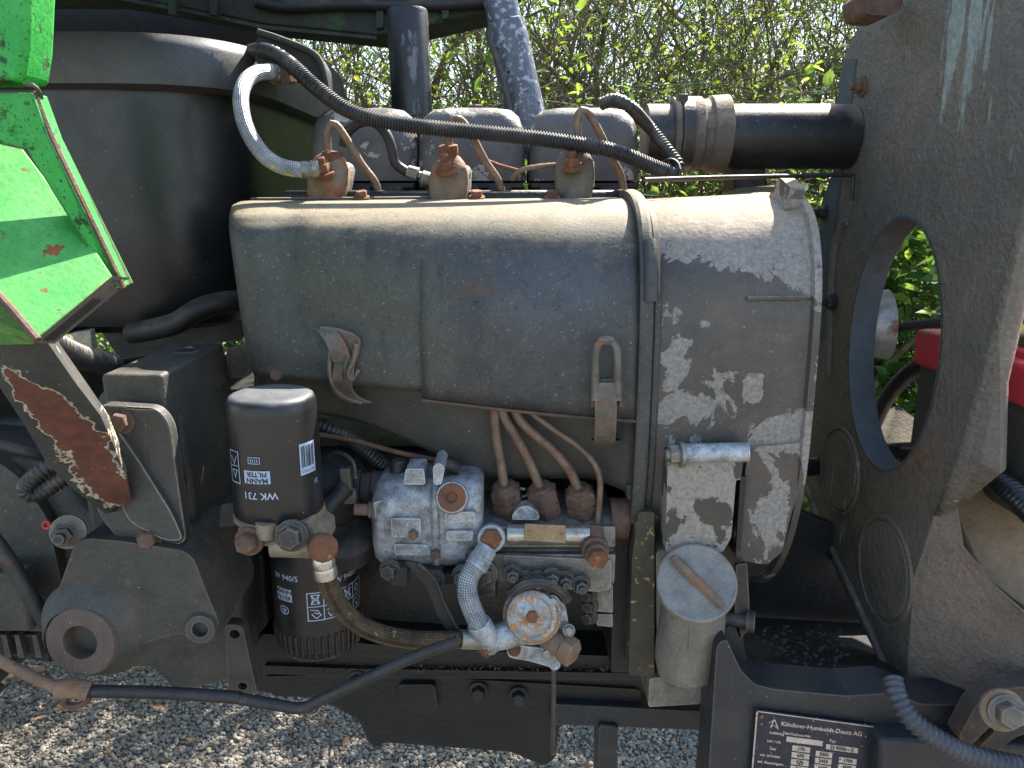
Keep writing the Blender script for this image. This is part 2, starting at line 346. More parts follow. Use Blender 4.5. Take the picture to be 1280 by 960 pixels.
RUST = mat('orange_rust', C(132, 84, 56), C(96, 66, 50), 60, .85, .1, .7, 260, [dict(c=C(178, 112, 62), s=80, t=.6, w=.1), dict(c=C(58, 44, 38), s=60, t=.62, w=.1, a=.8)])
RUST_DARK = mat('brown_rust', C(116, 88, 72), C(82, 66, 56), 60, .8, .15, .6, 260, [dict(c=C(138, 88, 58), s=70, t=.62, w=.1), dict(c=C(44, 40, 38), s=50, t=.6, w=.1, a=.8)])
RUST_TAN = mat('tan_rusty_casting', C(140, 118, 96), C(112, 94, 78), 50, .8, .1, .6, 300, [dict(c=C(164, 98, 58), c2=C(128, 78, 50), s=36, t=.53, w=.12, a=.9, rough=.9), dict(c=C(70, 62, 54), s=60, t=.6, w=.1, a=.7)])
PIPE = mat('rusty_pipe', C(134, 112, 94), C(104, 84, 70), 70, .6, .3, .4, 300, [dict(c=C(128, 76, 52), c2=C(96, 60, 46), s=44, t=.55, w=.12, a=.85, rough=.85), DUSTL])
STEEL = mat('dull_zinc', C(150, 150, 140), C(116, 112, 102), 60, .42, .6, .35, 300, [dict(c=C(110, 84, 60), s=50, t=.62, w=.1, a=.6), dict(c=C(50, 48, 46), s=60, t=.66, w=.08)])
SHINY = mat('worn_bright_metal', C(196, 190, 178), C(150, 144, 130), 50, .28, .75, .2, 300, [dict(c=C(96, 76, 56), s=50, t=.6, w=.1, a=.7)])
DKMETAL = mat('dark_steel', C(66, 64, 62), C(46, 44, 42), 40, .5, .2, .4, 300, [dict(c=C(112, 84, 64), s=50, t=.62, w=.1, a=.7), SPECK], edge=(C(140, 132, 120), .6), grain=.45)
LATCH = mat('latch_steel', C(118, 110, 100), C(88, 80, 70), 50, .55, .25, .5, 300, [dict(c=C(140, 92, 62), c2=C(110, 76, 56), s=60, t=.53, w=.1, a=.85, rough=.9), SPECK], edge=(C(160, 150, 136), .6))
RUBBER = mat('black_rubber', C(28, 28, 30), C(40, 39, 38), 30, .55, 0, .2, 300, [dict(c=C(134, 120, 100), s=24, t=.58, w=.3, up=.2, a=.5, rough=.95)])
CONDUIT = mat('conduit_plastic', C(34, 35, 38), C(48, 48, 48), 30, .45, 0, .1, 300, [dict(c=C(150, 136, 116), s=30, t=.58, w=.3, up=.25, a=.5, rough=.95)])
EXHAUST = mat('stack_black', C(24, 23, 25), C(34, 32, 32), 18, .42, 0, .35, 200, [dict(c=C(130, 132, 140), s=50, t=.58, w=.06, a=.55, stretch=(1, 1, .4)), dict(c=C(74, 56, 44), s=40, t=.66, w=.08, a=.7)])
STRUT = mat('strut_paint', C(70, 76, 88), C(96, 102, 112), 30, .45, .2, .4, 300, [dict(c=C(176, 184, 196), s=120, t=.54, w=.06, a=.7), dict(c=C(40, 40, 42), s=60, t=.6, w=.06)])
INTAKE = mat('intake_pipe_paint', C(26, 25, 27), C(38, 36, 36), 22, .38, 0, .15, 240, [dict(c=C(150, 134, 110), s=16, t=.55, w=.3, up=.3, a=.55, rough=.95), SPECK])
SLEEVE = mat('grey_rubber_sleeve', C(74, 70, 66), C(96, 90, 82), 26, .75, 0, .7, 300, [dict(c=C(172, 152, 122), s=30, t=.52, w=.3, up=.3, a=.7, rough=.95), dict(c=C(50, 46, 44), s=160, t=.6, w=.1, a=.7)])
HEADP = mat('rocker_cover_paint', C(76, 74, 73), C(100, 94, 88), 24, .5, 0, .4, 240, [dict(c=C(182, 178, 176), c2=C(150, 142, 134), s=34, t=.60, w=.015, rough=.6, metal=.15, h=-.7, up=.06, blobs=[(P(462, 195, .95), (.035, .05, .03), .25), (P(508, 185, .95), (.02, .05, .03), .25)]), dict(c=C(150, 122, 90), s=34, t=.6, w=.2, up=.12, a=.6, rough=.95)])
PANEL = mat('grille_panel_paint', C(92, 86, 79), C(108, 100, 89), 14, .55, 0, .9, 150, [
    dict(c=C(142, 122, 96), c2=C(122, 102, 82), s=9, t=.52, w=.3, a=.5, rough=.95), dict(c=C(124, 88, 58), c2=C(98, 72, 52), s=90, t=.56, w=.2, a=.9, rough=.95, blobs=[(PX(1150, 560, .43), (.05, .10, .06), .26), (PX(1130, 850, .43), (.05, .08, .05), .2)]),
    dict(c=C(150, 164, 156), c2=C(126, 136, 128), s=16, stretch=(1, 3.2, .35), t=.66, w=.03, a=.8, rough=.6, blobs=[(PX(1195, 40, .42), (.05, .09, .11), .24)]), dict(c=C(84, 82, 80), s=6, t=.56, w=.25, a=.4), SPECK], bd=.007, grain=.42)
PANEL_EDGE = mat('panel_grey_lip', C(76, 86, 90), C(62, 68, 68), 20, .75, 0, .2, 260, [dict(c=C(92, 76, 62), c2=C(66, 58, 52), s=24, t=.60, w=.12, a=.85, rough=.9)])
PANEL_LOW = mat('brown_lower_panel', C(108, 95, 84), C(126, 108, 94), 16, .72, 0, .8, 200, [dict(c=C(128, 84, 68), c2=C(104, 70, 58), s=14, t=.56, w=.2, a=.7, rough=.95), dict(c=C(46, 42, 40), s=30, t=.68, w=.1, a=.7), SPECK], bd=.008, grain=.55)
FRAMEP = mat('front_frame_paint', C(34, 37, 41), C(48, 49, 50), 18, .5, 0, .35, 200, [dict(c=C(96, 78, 56), c2=C(70, 60, 48), s=20, t=.62, w=.15, a=.6, rough=.95), SPECK], edge=(C(120, 116, 108), .6), grain=.45)
MOSSY = mat('mossy_flange', C(60, 55, 45), C(78, 70, 55), 34, .8, 0, .7, 260, [dict(c=C(178, 158, 96), c2=C(150, 122, 80), s=110, t=.60, w=.04, rough=.95, h=.4), dict(c=C(120, 80, 56), s=60, t=.62, w=.1, a=.7)])
FILTER = mat('filter_can_black', C(28, 28, 29), C(40, 38, 36), 20, .36, 0, .06, 500, [dict(c=C(92, 96, 102), s=40, t=.72, w=.3, up=.5, a=.6, rough=.9, amp=.5), dict(c=C(210, 205, 198), s=330, d=2, t=.755, w=.02, rough=.8)])
PRINT = mat('pale_print', C(178, 194, 216), C(160, 176, 200), 40, .5, 0, .05, 300, [dict(c=C(66, 64, 62), s=110, t=.62, w=.03, a=.8)])
PRINT_DK = mat('dark_print', C(40, 40, 42), C(54, 52, 52), 40, .5, 0, .05)
BLUEPLATE = mat('dark_blue_plate', C(44, 48, 62), C(34, 36, 46), 40, .4, .2, .25, 300, [dict(c=C(186, 186, 188), s=260, d=3, t=.66, w=.03, rough=.5, metal=.3, blobs=[(P(965, 935, .66), (.022, .03, .03), .04)]), dict(c=C(24, 24, 22), s=50, t=.6, w=.05, blobs=[(P(1083, 940, .66), (.012, .03, .03), .3)])])
PLATE_PRINT = mat('plate_bare_metal', C(206, 196, 188), C(176, 166, 158), 60, .4, .4, .1, 300, [dict(c=C(52, 50, 56), s=300, d=3, t=.64, w=.03)])
BRASS = mat('worn_brass_plate', C(164, 146, 118), C(136, 120, 96), 50, .4, .5, .2, 300, [dict(c=C(90, 74, 56), s=90, t=.64, w=.06)])
WOOD = mat('weathered_wood', C(150, 124, 96), C(122, 102, 78), 12, .8, 0, .5, 200, [dict(c=C(112, 88, 64), s=60, stretch=(1, .12, 3), t=.56, w=.1, a=.6), dict(c=C(150, 132, 110), s=20, t=.62, w=.2, a=.5)])
BOARD = mat('grey_board', C(140, 130, 114), C(112, 104, 92), 14, .85, 0, .5, 200, [dict(c=C(84, 76, 66), s=60, stretch=(1, .15, 3), t=.6, w=.1, a=.6)])
REDP = mat('red_plastic', C(222, 66, 80), C(196, 52, 64), 20, .42, 0, .15, 200, [dict(c=C(206, 176, 176), s=30, t=.6, w=.2, up=.12, a=.5, rough=.9), DUSTL])
YELLOW = mat('yellow_tape', C(224, 164, 30), C(200, 140, 24), 30, .5)
BATT = mat('battery_case', C(58, 60, 58), C(78, 78, 74), 20, .5, 0, .1, 200, [DUST])
LAMP = mat('lamp_bowl', C(176, 176, 172), C(140, 136, 128), 40, .4, .5, .3, 300, [dict(c=C(138, 86, 56), c2=C(104, 66, 46), s=24, t=.60, w=.1, blobs=[(PX(1095, 430, .47), .02, .25)], rough=.9)])
DRY = mat('dry_litter', C(150, 116, 80), C(120, 88, 60), 30, .9)
CONDUIT_NEW = mat('clean_conduit', C(24, 25, 28), C(34, 35, 38), 30, .3, 0, .1, 300, [SPECK])
GRASSY = mat('straw', C(170, 150, 110), C(140, 116, 84), 60, .9)
PLUGRED = mat('red_cap', C(190, 60, 50), C(160, 50, 44), 60, .6)
LEVER = mat('lever_steel', C(42, 41, 40), C(58, 55, 52), 40, .55, .2, .5, 300, [dict(c=C(116, 84, 60), s=40, t=.64, w=.1, a=.7)])
TYRE = mat('tyre_rubber', C(40, 40, 40), C(58, 56, 52), 30, .8, 0, .4, 200, [DUST])

def braid_mat(name, c1, c2, gap, fleck=None):
    k = N(name); uv = k.n('ShaderNodeUVMap', uv_map='UVMap').outputs[0]
    sx = k.n('ShaderNodeSeparateXYZ', i0=uv)
    a = k.math('MULTIPLY', sx.outputs[0], 12); b = k.math('MULTIPLY', sx.outputs[1], 240)
    p = k.math('SINE', k.math('MULTIPLY', k.math('ADD', a, b), math.pi * 2)); q = k.math('SINE', k.math('MULTIPLY', k.math('SUBTRACT', a, b), math.pi * 2))
    f = k.math('MULTIPLY', p, q); hole = k.step(f, .35, .3)
    col = k.mix(k.step(k.noise(80, 5), .4, .25), c1, c2); col = k.mix(hole, col, gap)
    if fleck: col = k.mix(k.step(k.noise(75, 2), .66, .03), col, fleck)
    k.put(k.b.inputs['Base Color'], col); k.b.inputs['Roughness'].default_value = .42; k.b.inputs['Metallic'].default_value = .35
    bp = k.n('ShaderNodeBump'); bp.inputs['Strength'].default_value = .8; bp.inputs['Distance'].default_value = .001; k.put(bp.inputs['Height'], k.math('SUBTRACT', 1, f)); k.put(k.b.inputs['Normal'], bp.outputs[0])
    return k.m
BRAID = braid_mat('bright_braid', C(184, 188, 192), C(146, 150, 156), C(54, 58, 66), C(214, 196, 40))
BRAID_OLD = braid_mat('dirty_braid', C(108, 90, 66), C(66, 57, 46), C(20, 19, 18), C(150, 130, 70))
def leaf_mat(name, c1, c2, c3):
    k = N(name); at = k.n('ShaderNodeAttribute', attribute_name='tint').outputs['Fac']
    col = k.mix(k.step(at, .3, .5), c1, c2); col = k.mix(k.step(at, .82, .1), col, c3)
    k.put(k.b.inputs['Base Color'], col); k.b.inputs['Roughness'].default_value = .5
    tr = k.n('ShaderNodeBsdfTranslucent'); k.put(tr.inputs[0], k.mix(.5, col, C(160, 182, 66)))
    mx = k.n('ShaderNodeMixShader'); mx.inputs[0].default_value = .6
    k.t.links.new(k.b.outputs[0], mx.inputs[1]); k.t.links.new(tr.outputs[0], mx.inputs[2]); k.t.links.new(mx.outputs[0], k.t.nodes['Material Output'].inputs[0]); return k.m
LEAF = leaf_mat('hedge_leaf', C(86, 116, 46), C(128, 154, 62), C(204, 198, 80))
IVY = leaf_mat('bramble_leaf', C(52, 96, 48), C(84, 138, 66), C(140, 170, 60))
BARK = mat('twig_bark', C(126, 114, 90), C(96, 86, 66), 30, .85, 0, .6, 160, [dict(c=C(120, 126, 88), s=20, t=.58, w=.1, a=.6)])
def stone_mat():
    k = N('gravel_stone'); at = k.n('ShaderNodeAttribute', attribute_name='tint').outputs['Fac']
    r = k.n('ShaderNodeValToRGB'); k.put(r.inputs[0], at); e = r.color_ramp.elements
    e[0].position = 0; e[0].color = C(128, 121, 112); e[1].position = 1; e[1].color = C(206, 196, 182)
    for p_, c_ in ((.4, C(152, 146, 137)), (.7, C(178, 168, 154)), (.85, C(188, 166, 138))):
        q = e.new(p_); q.color = c_
    col = k.mix(k.math('MULTIPLY', k.noise(300, 4), .4), r.outputs[0], C(70, 66, 62)); k.put(k.b.inputs['Base Color'], col); k.b.inputs['Roughness'].default_value = .85
    bp = k.n('ShaderNodeBump'); bp.inputs['Strength'].default_value = .4; bp.inputs['Distance'].default_value = .002; k.put(bp.inputs['Height'], k.noise(400, 4)); k.put(k.b.inputs['Normal'], bp.outputs[0])
    return k.m
STONE = stone_mat()
GROUND = mat('gravel_bed', C(84, 80, 74), C(120, 112, 102), 60, .95, 0, 1, 120, [dict(c=C(52, 50, 48), s=90, t=.55, w=.1)])
VERGE = mat('verge_soil', C(84, 84, 56), C(70, 92, 50), 8, .95, 0, 1, 60)
def Z(py, Y): return P(640, py, Y).z
def poly(pts, Y=None): return [P(p[0], p[1], p[2] if len(p) > 2 else Y) for p in pts]
def plate(pts, Y, th, r=0): # outline at its own distance, thickness going back
    q = poly(pts, Y)
    if r: q = roundpoly(q, r)
    return prism([q], (0, th, 0))
def ring_dir(p, mixv=(0, -1, 0), k=.5): return ((O - V(p)).normalized() * k + V(mixv) * (1 - k)).normalized()
# ================================================================== SETTING
bpy_ground = [(-60, -60, 0), (60, -60, 0), (60, 120, 0), (-60, 120, 0)]
g = obj('gravel_ground', (bpy_ground, [(0, 1, 2, 3)]), GROUND); g['kind'] = 'structure'
n_ = 40; vs = []; fs = []
for i in range(n_ + 1):
    for j in range(9):
        x = -14 + 28 * i / n_; y = 2.75 + 9 * (j / 8) ** 1.5
        z = .004 + (.16 * min(1, (y - 2.75) / .5) + .05 * noise.noise(V((x * 1.3, y * 1.3, 0)))) * (1 if j else 0)
        vs.append((x, y + (.12 * noise.noise(V((x * 2, 3, 0))) if j == 0 else 0), z))
for i in range(n_):
    for j in range(8): a = i * 9 + j; fs.append((a, a + 9, a + 10, a + 1))
g = obj('hedge_bank', (vs, fs), VERGE, smooth=80); g['kind'] = 'structure'

# ================================================================== TRACTOR
tr = thing('tractor', 'dark stripped tractor with green cab corner, tank, grille panel and front frame', 'tractor', (0, .9, .45))
# fuel tank with its rim
def plan(inset, z): return [V((p[0], p[1], z)) for p in roundpoly([(-1.25 + inset, .905 + inset), (-.315 - inset, .905 + inset), (-.315 - inset, 1.9 - inset), (-1.25 + inset, 1.9 - inset)], .15, 10)]
rp = [V((p[0], p[1], 0)) for p in roundpoly([(-1.25, .905, 0), (-.315, .905, 0), (-.315, 1.7, 0), (-1.25, 1.7, 0)], .15, 10)]
def plan(out, z):
    cx, cy = -.78, 1.30
    return [V((p.x + out * (1 if p.x > cx else -1) * min(1, abs(p.x - cx) / .3), p.y + out * (1 if p.y > cy else -1) * min(1, abs(p.y - cy) / .3), z)) for p in rp]
tk = obj('fuel_tank', loft([plan(-.06, .985), plan(-.015, 1.0), plan(-.006, 1.03), plan(-.008, 1.12), plan(-.008, 1.274), plan(-.02, 1.28)]), TANK, tr, smooth=50)
obj('tank_rim', loft([plan(.004, 1.270), plan(.014, 1.273), plan(.017, 1.312), plan(.010, 1.326), plan(-.04, 1.334), plan(-.3, 1.340)]), RIM, tr, smooth=50)
obj('hood_shade_slab', prism([[V((-1.2, 1.15, 1.50)), V((-.08, 1.15, 1.50)), V((-.08, 1.5, 1.52)), V((-.24, 1.72, 1.53)), V((-1.2, 1.72, 1.53))]], (0, 0, .03)), GREEN_DARK, tr)  # hood carried on above view, shaped to keep sun off the tank side
obj('flap_shade_slab', prism([[V((-1.2, .50, 1.43)), V((-.30, .50, 1.43)), V((-.30, .75, 1.44)), V((-.36, .88, 1.44)), V((-.36, 1.1, 1.46)), V((-1.2, 1.1, 1.46))]], (0, 0, .02)), GREEN_DARK, tr)  # added slab out of view, shades the cab flap and part of the rim
obj('shade_backdrop', plate([(10, -60), (352, -60), (346, 70), (300, 72), (10, 48)], 1.78, .02), BLACK, tr)  # black sheet standing in for the shade between hood and tank rim
# raised hood seen from below, with rubber seal
hp = [(30, -30), (655, -30), (644, 4), (612, 14), (560, 26), (500, 40), (470, 44), (330, 30), (240, 12), (150, -4), (30, -22)]
hood = obj('raised_hood', plate(hp, 1.20, .10), GREEN_DARK, tr, 'algae stained raised hood edge', bevel=.003)
obj('hood_seal', tube([P(320, 2, 1.19), P(360, 8, 1.19), P(430, 5, 1.19), P(520, 6, 1.19), P(600, 2, 1.19), P(650, -6, 1.19)], .009, 10), RUBBER, hood)
obj('hood_lip', plate([(150, 0), (240, 17), (330, 36), (470, 49), (470, 45), (330, 31), (240, 12), (150, -4)], 1.196, .008), GREEN_DARK, hood)
for x0 in (210, 262, 470, 552):
    obj('hood_gusset', plate([(x0, -14), (x0 + 9, -14), (x0 + 9, 20 if x0 < 400 else 34 if x0 < 500 else 22), (x0, 18 if x0 < 400 else 36 if x0 < 500 else 24)], 1.188, .014), GREEN_DARK, hood, bevel=.001)
obj('hood_crossbar', plate([(320, 8), (640, 2), (636, -6), (320, -4)], 1.192, .02), BLACK, hood, bevel=.003)
hb = obj('hinge_bracket', plate([(322, 40), (348, 47), (392, 66), (404, 84), (413, 128), (392, 110), (350, 90), (318, 78)], .95, .10, .006), BLACK, tr, smooth=40)
obj('bracket_edge', tube([P(322, 40, .947), P(350, 49, .947), P(390, 66, .947), P(403, 84, .947), P(412, 126, .947)], .004, 8), GREEN_DARK, hb)
# exhaust stack and hood strut
d = V((0, 0, 1)); a = P(516, 158, 1.08); b = P(509, 12, 1.08); rr = 25 * mpp(a)
ex = obj('exhaust_stack', lathe(a, b - a, [(0, rr), ((b - a).length - .004, rr), ((b - a).length, rr * .93)], 32), EXHAUST, tr)
obj('stack_collar', lathe(P(517, 152, 1.08), d, [(-.02, rr * 1.25), (.004, rr * 1.25), (.006, rr * 1.02)], 32), EXHAUST, ex)
a, b = P(668, 195, 1.16), P(622, -15, 1.16); l = (b - a).length; rr = 25 * mpp(a)
st = obj('hood_strut', lathe(a, b - a, [(0, rr), (.02, rr), (l * .8, rr * .95), (l * .8 + .002, rr * .82), (l, rr * .8)], 28), STRUT, tr, 'blue grey speckled hood strut')
obj('strut_rod', tube([P(614, 30, 1.12), P(612, 50, 1.12), P(626, 90, 1.12), P(638, 142, 1.12)], .004, 8), DKMETAL, st)
# intake pipe to the grille
def xlathe(px0, px1, py, Y, prof, n=36):
    a = P(px0, py, Y); b = P(px1, py, Y); l = b.x - a.x
    return lathe((a.x, a.y, a.z), (1, 0, 0), [(t * l, r) for t, r in prof], n)
ip = obj('intake_pipe', xlathe(806, 1062, 171, 1.0, [(0, .0385), (1, .0385)]), INTAKE, tr)
obj('rubber_sleeve', xlathe(836, 908, 168, 1.0, [(0, .040), (.02, .0435), (.1, .0435), (.14, .041), (.32, .041), (.36, .0445), (.5, .0445), (.54, .0415), (.64, .0415), (.68, .0455), (.97, .0465), (1, .0395)]), SLEEVE, ip, smooth=30)
obj('hose_clamp', xlathe(846, 862, 168, 1.0, [(0, .0430), (.05, .0445), (.95, .0445), (1, .043)]), DKMETAL, ip)
obj('clamp_screw', box(P(852, 124, .985), (.012, .02, .01)), DKMETAL, ip, bevel=.001)
obj('pipe_hanger', prism([poly([(925, 195), (955, 195), (960, 232), (948, 250), (918, 240), (915, 205)], 1.0)], (0, .05, 0)), BLACK, tr, bevel=.003)
# green cab corner
cabp = obj('cab_pillar', plate([(-300, -60), (38, -60), (33, 60), (27, 101), (-300, 104)], .50, .03), GREEN, tr, 'green cab pillar with chipped edge', bevel=.004, segs=3)
obj('pillar_edge', tube([P(36, -60, .515), P(33, 60, .515), P(26, 103, .515)], .006, 8), DKMETAL, cabp)
vsn = [P(-300, 112, .515), P(40, 116, .50), P(60, 170, .505), P(152, 358, .520), P(143, 362, .512), P(32, 186, .506), P(0, 178, .509), P(-300, 186, .515)]
cs = obj('cab_side_sheet', ngon_prism(vsn, (0, .016, 0)), GREEN, tr, 'weathered green cab sheet with rolled dark edge', bevel=.002)
obj('rolled_edge', tube([P(40, 114, .504), P(62, 170, .508), P(108, 266, .515), P(153, 360, .522)], .0028, 8), RUST_DARK, cs)
def GP(px, py):   # plane of the lower flap: faces up, out and to the front
    n = V((.44, -.62, .65)); a = P(140, 340, .505); d = ray(px, py); return O + d * ((a - O).dot(n) / d.dot(n))
fl = obj('cab_flap', prism([[GP(*p) for p in ((-300, 184), (0, 180), (29, 186), (86, 262), (141, 345), (47, 424), (0, 370), (-300, 280))]], V((-.44, .62, -.65)) * .004), GREEN_LIT, tr, 'bright green lower cab flap with rust spots', bevel=.001)
obj('flap_return', ngon_prism([GP(141, 345), GP(47, 424), GP(47, 424) + V((-.002, .02, -.004)), GP(141, 345) + V((-.004, .03, -.004))], V((-.002, .003, -.003))), DKMETAL, fl)
obj('flap_fold', ngon_prism([GP(-300, 283), GP(0, 372), GP(46, 426), P(42, 430, .47), P(0, 431, .48), P(-300, 430, .49)], (0, .004, 0)), plate_m if False else mat('rusty_green_fold', C(70, 120, 58), C(92, 142, 66), 30, .7, 0, .4, 240, [dict(c=C(122, 72, 50), c2=C(92, 60, 46), s=26, t=.54, w=.05, rough=.9), dict(c=C(180, 140, 60), s=60, t=.66, w=.06)]), fl)
obj('flap_seam', tube([GP(-60, 310), GP(0, 371), GP(47, 425)], .0025, 8), RUST_DARK, fl)
obj('wire_loop', tube([P(30, 104, .50), P(44, 108, .50), P(52, 122, .51), P(48, 131, .51), P(38, 118, .51)], .0012, 6, .003), DKMETAL, cabp)
# mounting block with the worn bracket bolted before it
zt = Z(468, .66); x0, x1 = P(125, 468, .66).x, P(203, 470, .66).x
blk = obj('mounting_block', box(((x0 + x1) / 2, .735, zt - .05), (x1 - x0, .15, .10)), CAST, tr, bevel=.004, segs=3)
h0 = V(((x0 + x1) / 2 + .006, .765, zt)); obj('bolt_hole', lathe(h0, (0, 0, 1), [(0, .0145), (.0016, .0145), (.0016, .011), (-.01, .0105)], 24, caps=False), DKMETAL, blk)
obj('hole_bottom', lathe(h0 + V((0, 0, .0006)), (0, 0, 1), [(0, .0001), (.0006, .0112)], 24), OILY, blk)
obj('block_base', plate([(122, 490), (207, 492), (222, 520), (238, 600), (246, 690), (270, 760), (130, 760), (100, 600)], .68, .14), CAST, tr, bevel=.006)
obj('block_cheek', ngon_prism(poly([(207, 500, .675), (284, 452, .82), (288, 560, .84), (282, 700, .84), (244, 690, .68), (236, 600, .675)]), (-.02, .01, 0)), CAST, tr, bevel=.004)
for q in ((262, 548), (270, 607)): obj('cheek_hole', lathe(P(q[0], q[1], .772 if q[1] < 600 else .785), (.86, -.5, 0), [(0, .009), (.002, .009), (.002, .006), (.0005, .0055)], 18), OILY, tr)
ap = obj('arm_plate', plate([(118, 505), (196, 510), (212, 530), (234, 682), (150, 678), (120, 640)], .635, .012, .012), BRK, tr, 'arm plate with chipped pale edges', bevel=.002)
for q in ((152, 527), (187, 672)): bolt(ap, P(q[0], q[1], .634), (0.1, -1, .1), .0085, .008, RUST_DARK, spin=.3)
ch = [[(-120, 330, .515), (40, 400, .50), (60, 402, .54)], [(-70, 415, .515), (62, 432, .505), (76, 432, .545)], [(-10, 470, .53), (94, 478, .525), (108, 478, .565)], [(30, 530, .555), (126, 520, .56), (136, 519, .60)], [(58, 578, .58), (142, 556, .59), (150, 556, .62)], [(92, 612, .60), (156, 592, .61), (161, 592, .63)], [(132, 642, .615), (164, 626, .62), (167, 626, .635)]]
lp = [[P(*p) for p in row] for row in ch]
lp = [[r_[0] + V((-.004, .03, -.01)), r_[0], r_[0].lerp(r_[1], .5) + V((.002, -.003, .002)), r_[1], r_[2]] for r_ in lp]
arm = obj('channel_arm', loft(lp, closed=False), BRK_RUST, tr, 'channel arm with long bare rusty patch', smooth=25, solid=.004)
obj('arm_gusset', plate([(128, 522), (146, 536), (176, 580), (214, 640), (230, 676), (206, 676), (160, 652), (140, 600)], .629, .01, .01), BRK, ap, bevel=.005, segs=3)
# transmission casting with open bore
hs = obj('trunnion_casting', plate([(96, 672), (150, 676), (240, 690), (256, 735), (276, 782), (262, 806), (226, 790), (150, 815), (120, 838), (72, 805), (64, 762)], .625, .10, .014), CAST, tr, bevel=.018, segs=5)
a = P(100, 803, .611); dr = V((-.05, -1, .10)).normalized(); u = mpp(a)
obj('bore_boss', lathe(a - dr * .06, dr, [(0, 52 * u), (.03, 50 * u), (.056, 46 * u), (.06, 44 * u), (.06, 22 * u), (-.05, 21 * u), (-.051, .001)], 44, caps=False), mat('machined_bore_face', C(84, 68, 60), C(96, 84, 74), 24, .7, 0, .4, 240, [SPECK]), hs, smooth=35)
a = P(247, 795, .618); obj('lug', lathe(a + V((0, .05, 0)), (0.05, -1, .12), [(0, 22 * u), (.046, 20 * u), (.05, 18 * u), (.05, 10 * u), (.02, 9.5 * u), (.019, .001)], 26, caps=False), CAST, hs)
def ell(px, py, Y, a_, b_): c_ = P(px, py, Y); m_ = mpp(c_); return [c_ + V((math.cos(t) * a_ * m_, 0, math.sin(t) * b_ * m_)) for t in [2 * math.pi * i / 32 for i in range(32)]]
obj('boss_neck', loft([ell(101, 803, .614, 46, 46), ell(105, 799, .618, 52, 52), ell(112, 791, .6225, 60, 60), ell(120, 784, .630, 68, 68)], caps=False), CAST, hs, smooth=70)
st_ = P(82, 668, .63); obj('stud_nut', lathe(st_, ring_dir(st_), [(-.01, .012), (.003, .012), (.004, .008), (.012, .008), (.013, .005), (.022, .005)], 6), DKMETAL, hs, smooth=30)
obj('stud_washer', lathe(st_ + V((.002, .002, .002)), ring_dir(st_), [(0, .015), (.003, .015)], 22), LATCH, hs)
obj('grease_nipple_cap', lathe(P(60, 656, .64), (0, -1, .3), [(0, .004), (.003, .004), (.003, .0022), (.001, .002)], 12), PLUGRED, hs)
lgp = obj('lug_plate', prism([roundpoly(poly([(281, 780), (303, 782), (322, 868), (285, 870)], .70), .006), [P(293, 793, .70) + V((math.cos(t) * .0055, 0, math.sin(t) * .005)) for t in [k * math.pi / 8 for k in range(16)]], [P(303, 858, .70) + V((math.cos(t) * .005, 0, math.sin(t) * .0045)) for t in [k * math.pi / 8 for k in range(16)]]], (0, .014, 0)), CAST, tr, bevel=.001)
gb = obj('gearbox_housing', plate([(-160, 560), (60, 575), (110, 640), (300, 660), (300, 850), (215, 866), (190, 838), (130, 836), (60, 790), (-160, 786)], .74, .40), CAST, tr, bevel=.01)
obj('gearbox_top', box((-.80, 1.02, .80), (1.0, .36, .22)), OILY, tr, bevel=.012)
obj('housing_web', plate([(-20, 565), (28, 600), (60, 650), (90, 790), (30, 790), (-20, 740)], .725, .03, .01), CAST, gb, bevel=.004)
obj('footplate', plate([(-100, 720), (28, 716), (40, 790), (-100, 790)], .68, .02), CAST, tr, bevel=.003)
obj('brake_lever', tube([P(-20, 660, .64), P(10, 700, .64), P(52, 768, .645), P(70, 790, .65)], .0075, 10), DKMETAL, tr)
obj('axle_shroud', plate([(-100, 792), (60, 792), (66, 830), (20, 822), (-100, 800)], .80, .1), OILY, tr, bevel=.004)
for x_ in (2, 18, 40): obj('shroud_rib', plate([(x_, 794), (x_ + 5, 794), (x_ + 12, 822), (x_ + 5, 822)], .792, .012), CAST, tr)
obj('rear_cover', plate([(120, 404), (300, 392), (300, 424), (150, 450)], 1.02, .02), OILY, tr)
obj('hinge_tab', plate([(88, 416), (112, 412), (116, 436), (100, 444)], .75, .01), STEEL, tr, bevel=.001)
obj('side_bar', plate([(283, 436), (312, 428), (310, 470), (284, 474)], .83, .012), LATCH, tr)

# grille panel: a sheet across the tractor with a round opening
X0 = .42
outer = [(1096, -60), (1078, 22), (1054, 74), (1044, 140), (1041, 215), (1026, 256), (1022, 420), (1008, 560), (1001, 602), (1022, 662), (1062, 752), (1112, 852), (1132, 852), (1142, 720), (1168, 642), (1200, 560), (1238, 420), (1270, 290), (1290, 180), (1308, 0), (1312, -60)]
T_, B_, L_, R_ = PX(1138, 273, X0), PX(1112, 594, X0), PX(1061, 450, X0), PX(1181, 400, X0)
hc = V((X0, (L_.y + R_.y) / 2, (T_.z + B_.z) / 2)); ha, hbz = (L_.y - R_.y) / 2, (T_.z - B_.z) / 2
hole = [hc + V((0, math.cos(t) * ha, math.sin(t) * hbz)) for t in [k * math.pi / 32 for k in range(64)]]
gp = obj('grille_panel', prism([[PX(p[0], p[1], X0) for p in outer], hole], (.004, 0, 0)), PANEL, tr, 'sandy textured grille panel with round opening')
rim = []
for x_, k in ((X0 - .001, 1.02), (X0 - .001, 1.0), (X0 + .029, .985), (X0 + .029, .992), (X0 + .002, 1.01)):
    rim.append([V((x_, hc.y + math.cos(t) * ha * k, hc.z + math.sin(t) * hbz * k)) for t in [i * math.pi / 40 for i in range(80)]])
obj('opening_rim', loft(rim, caps=False), PANEL_EDGE, gp, smooth=35)
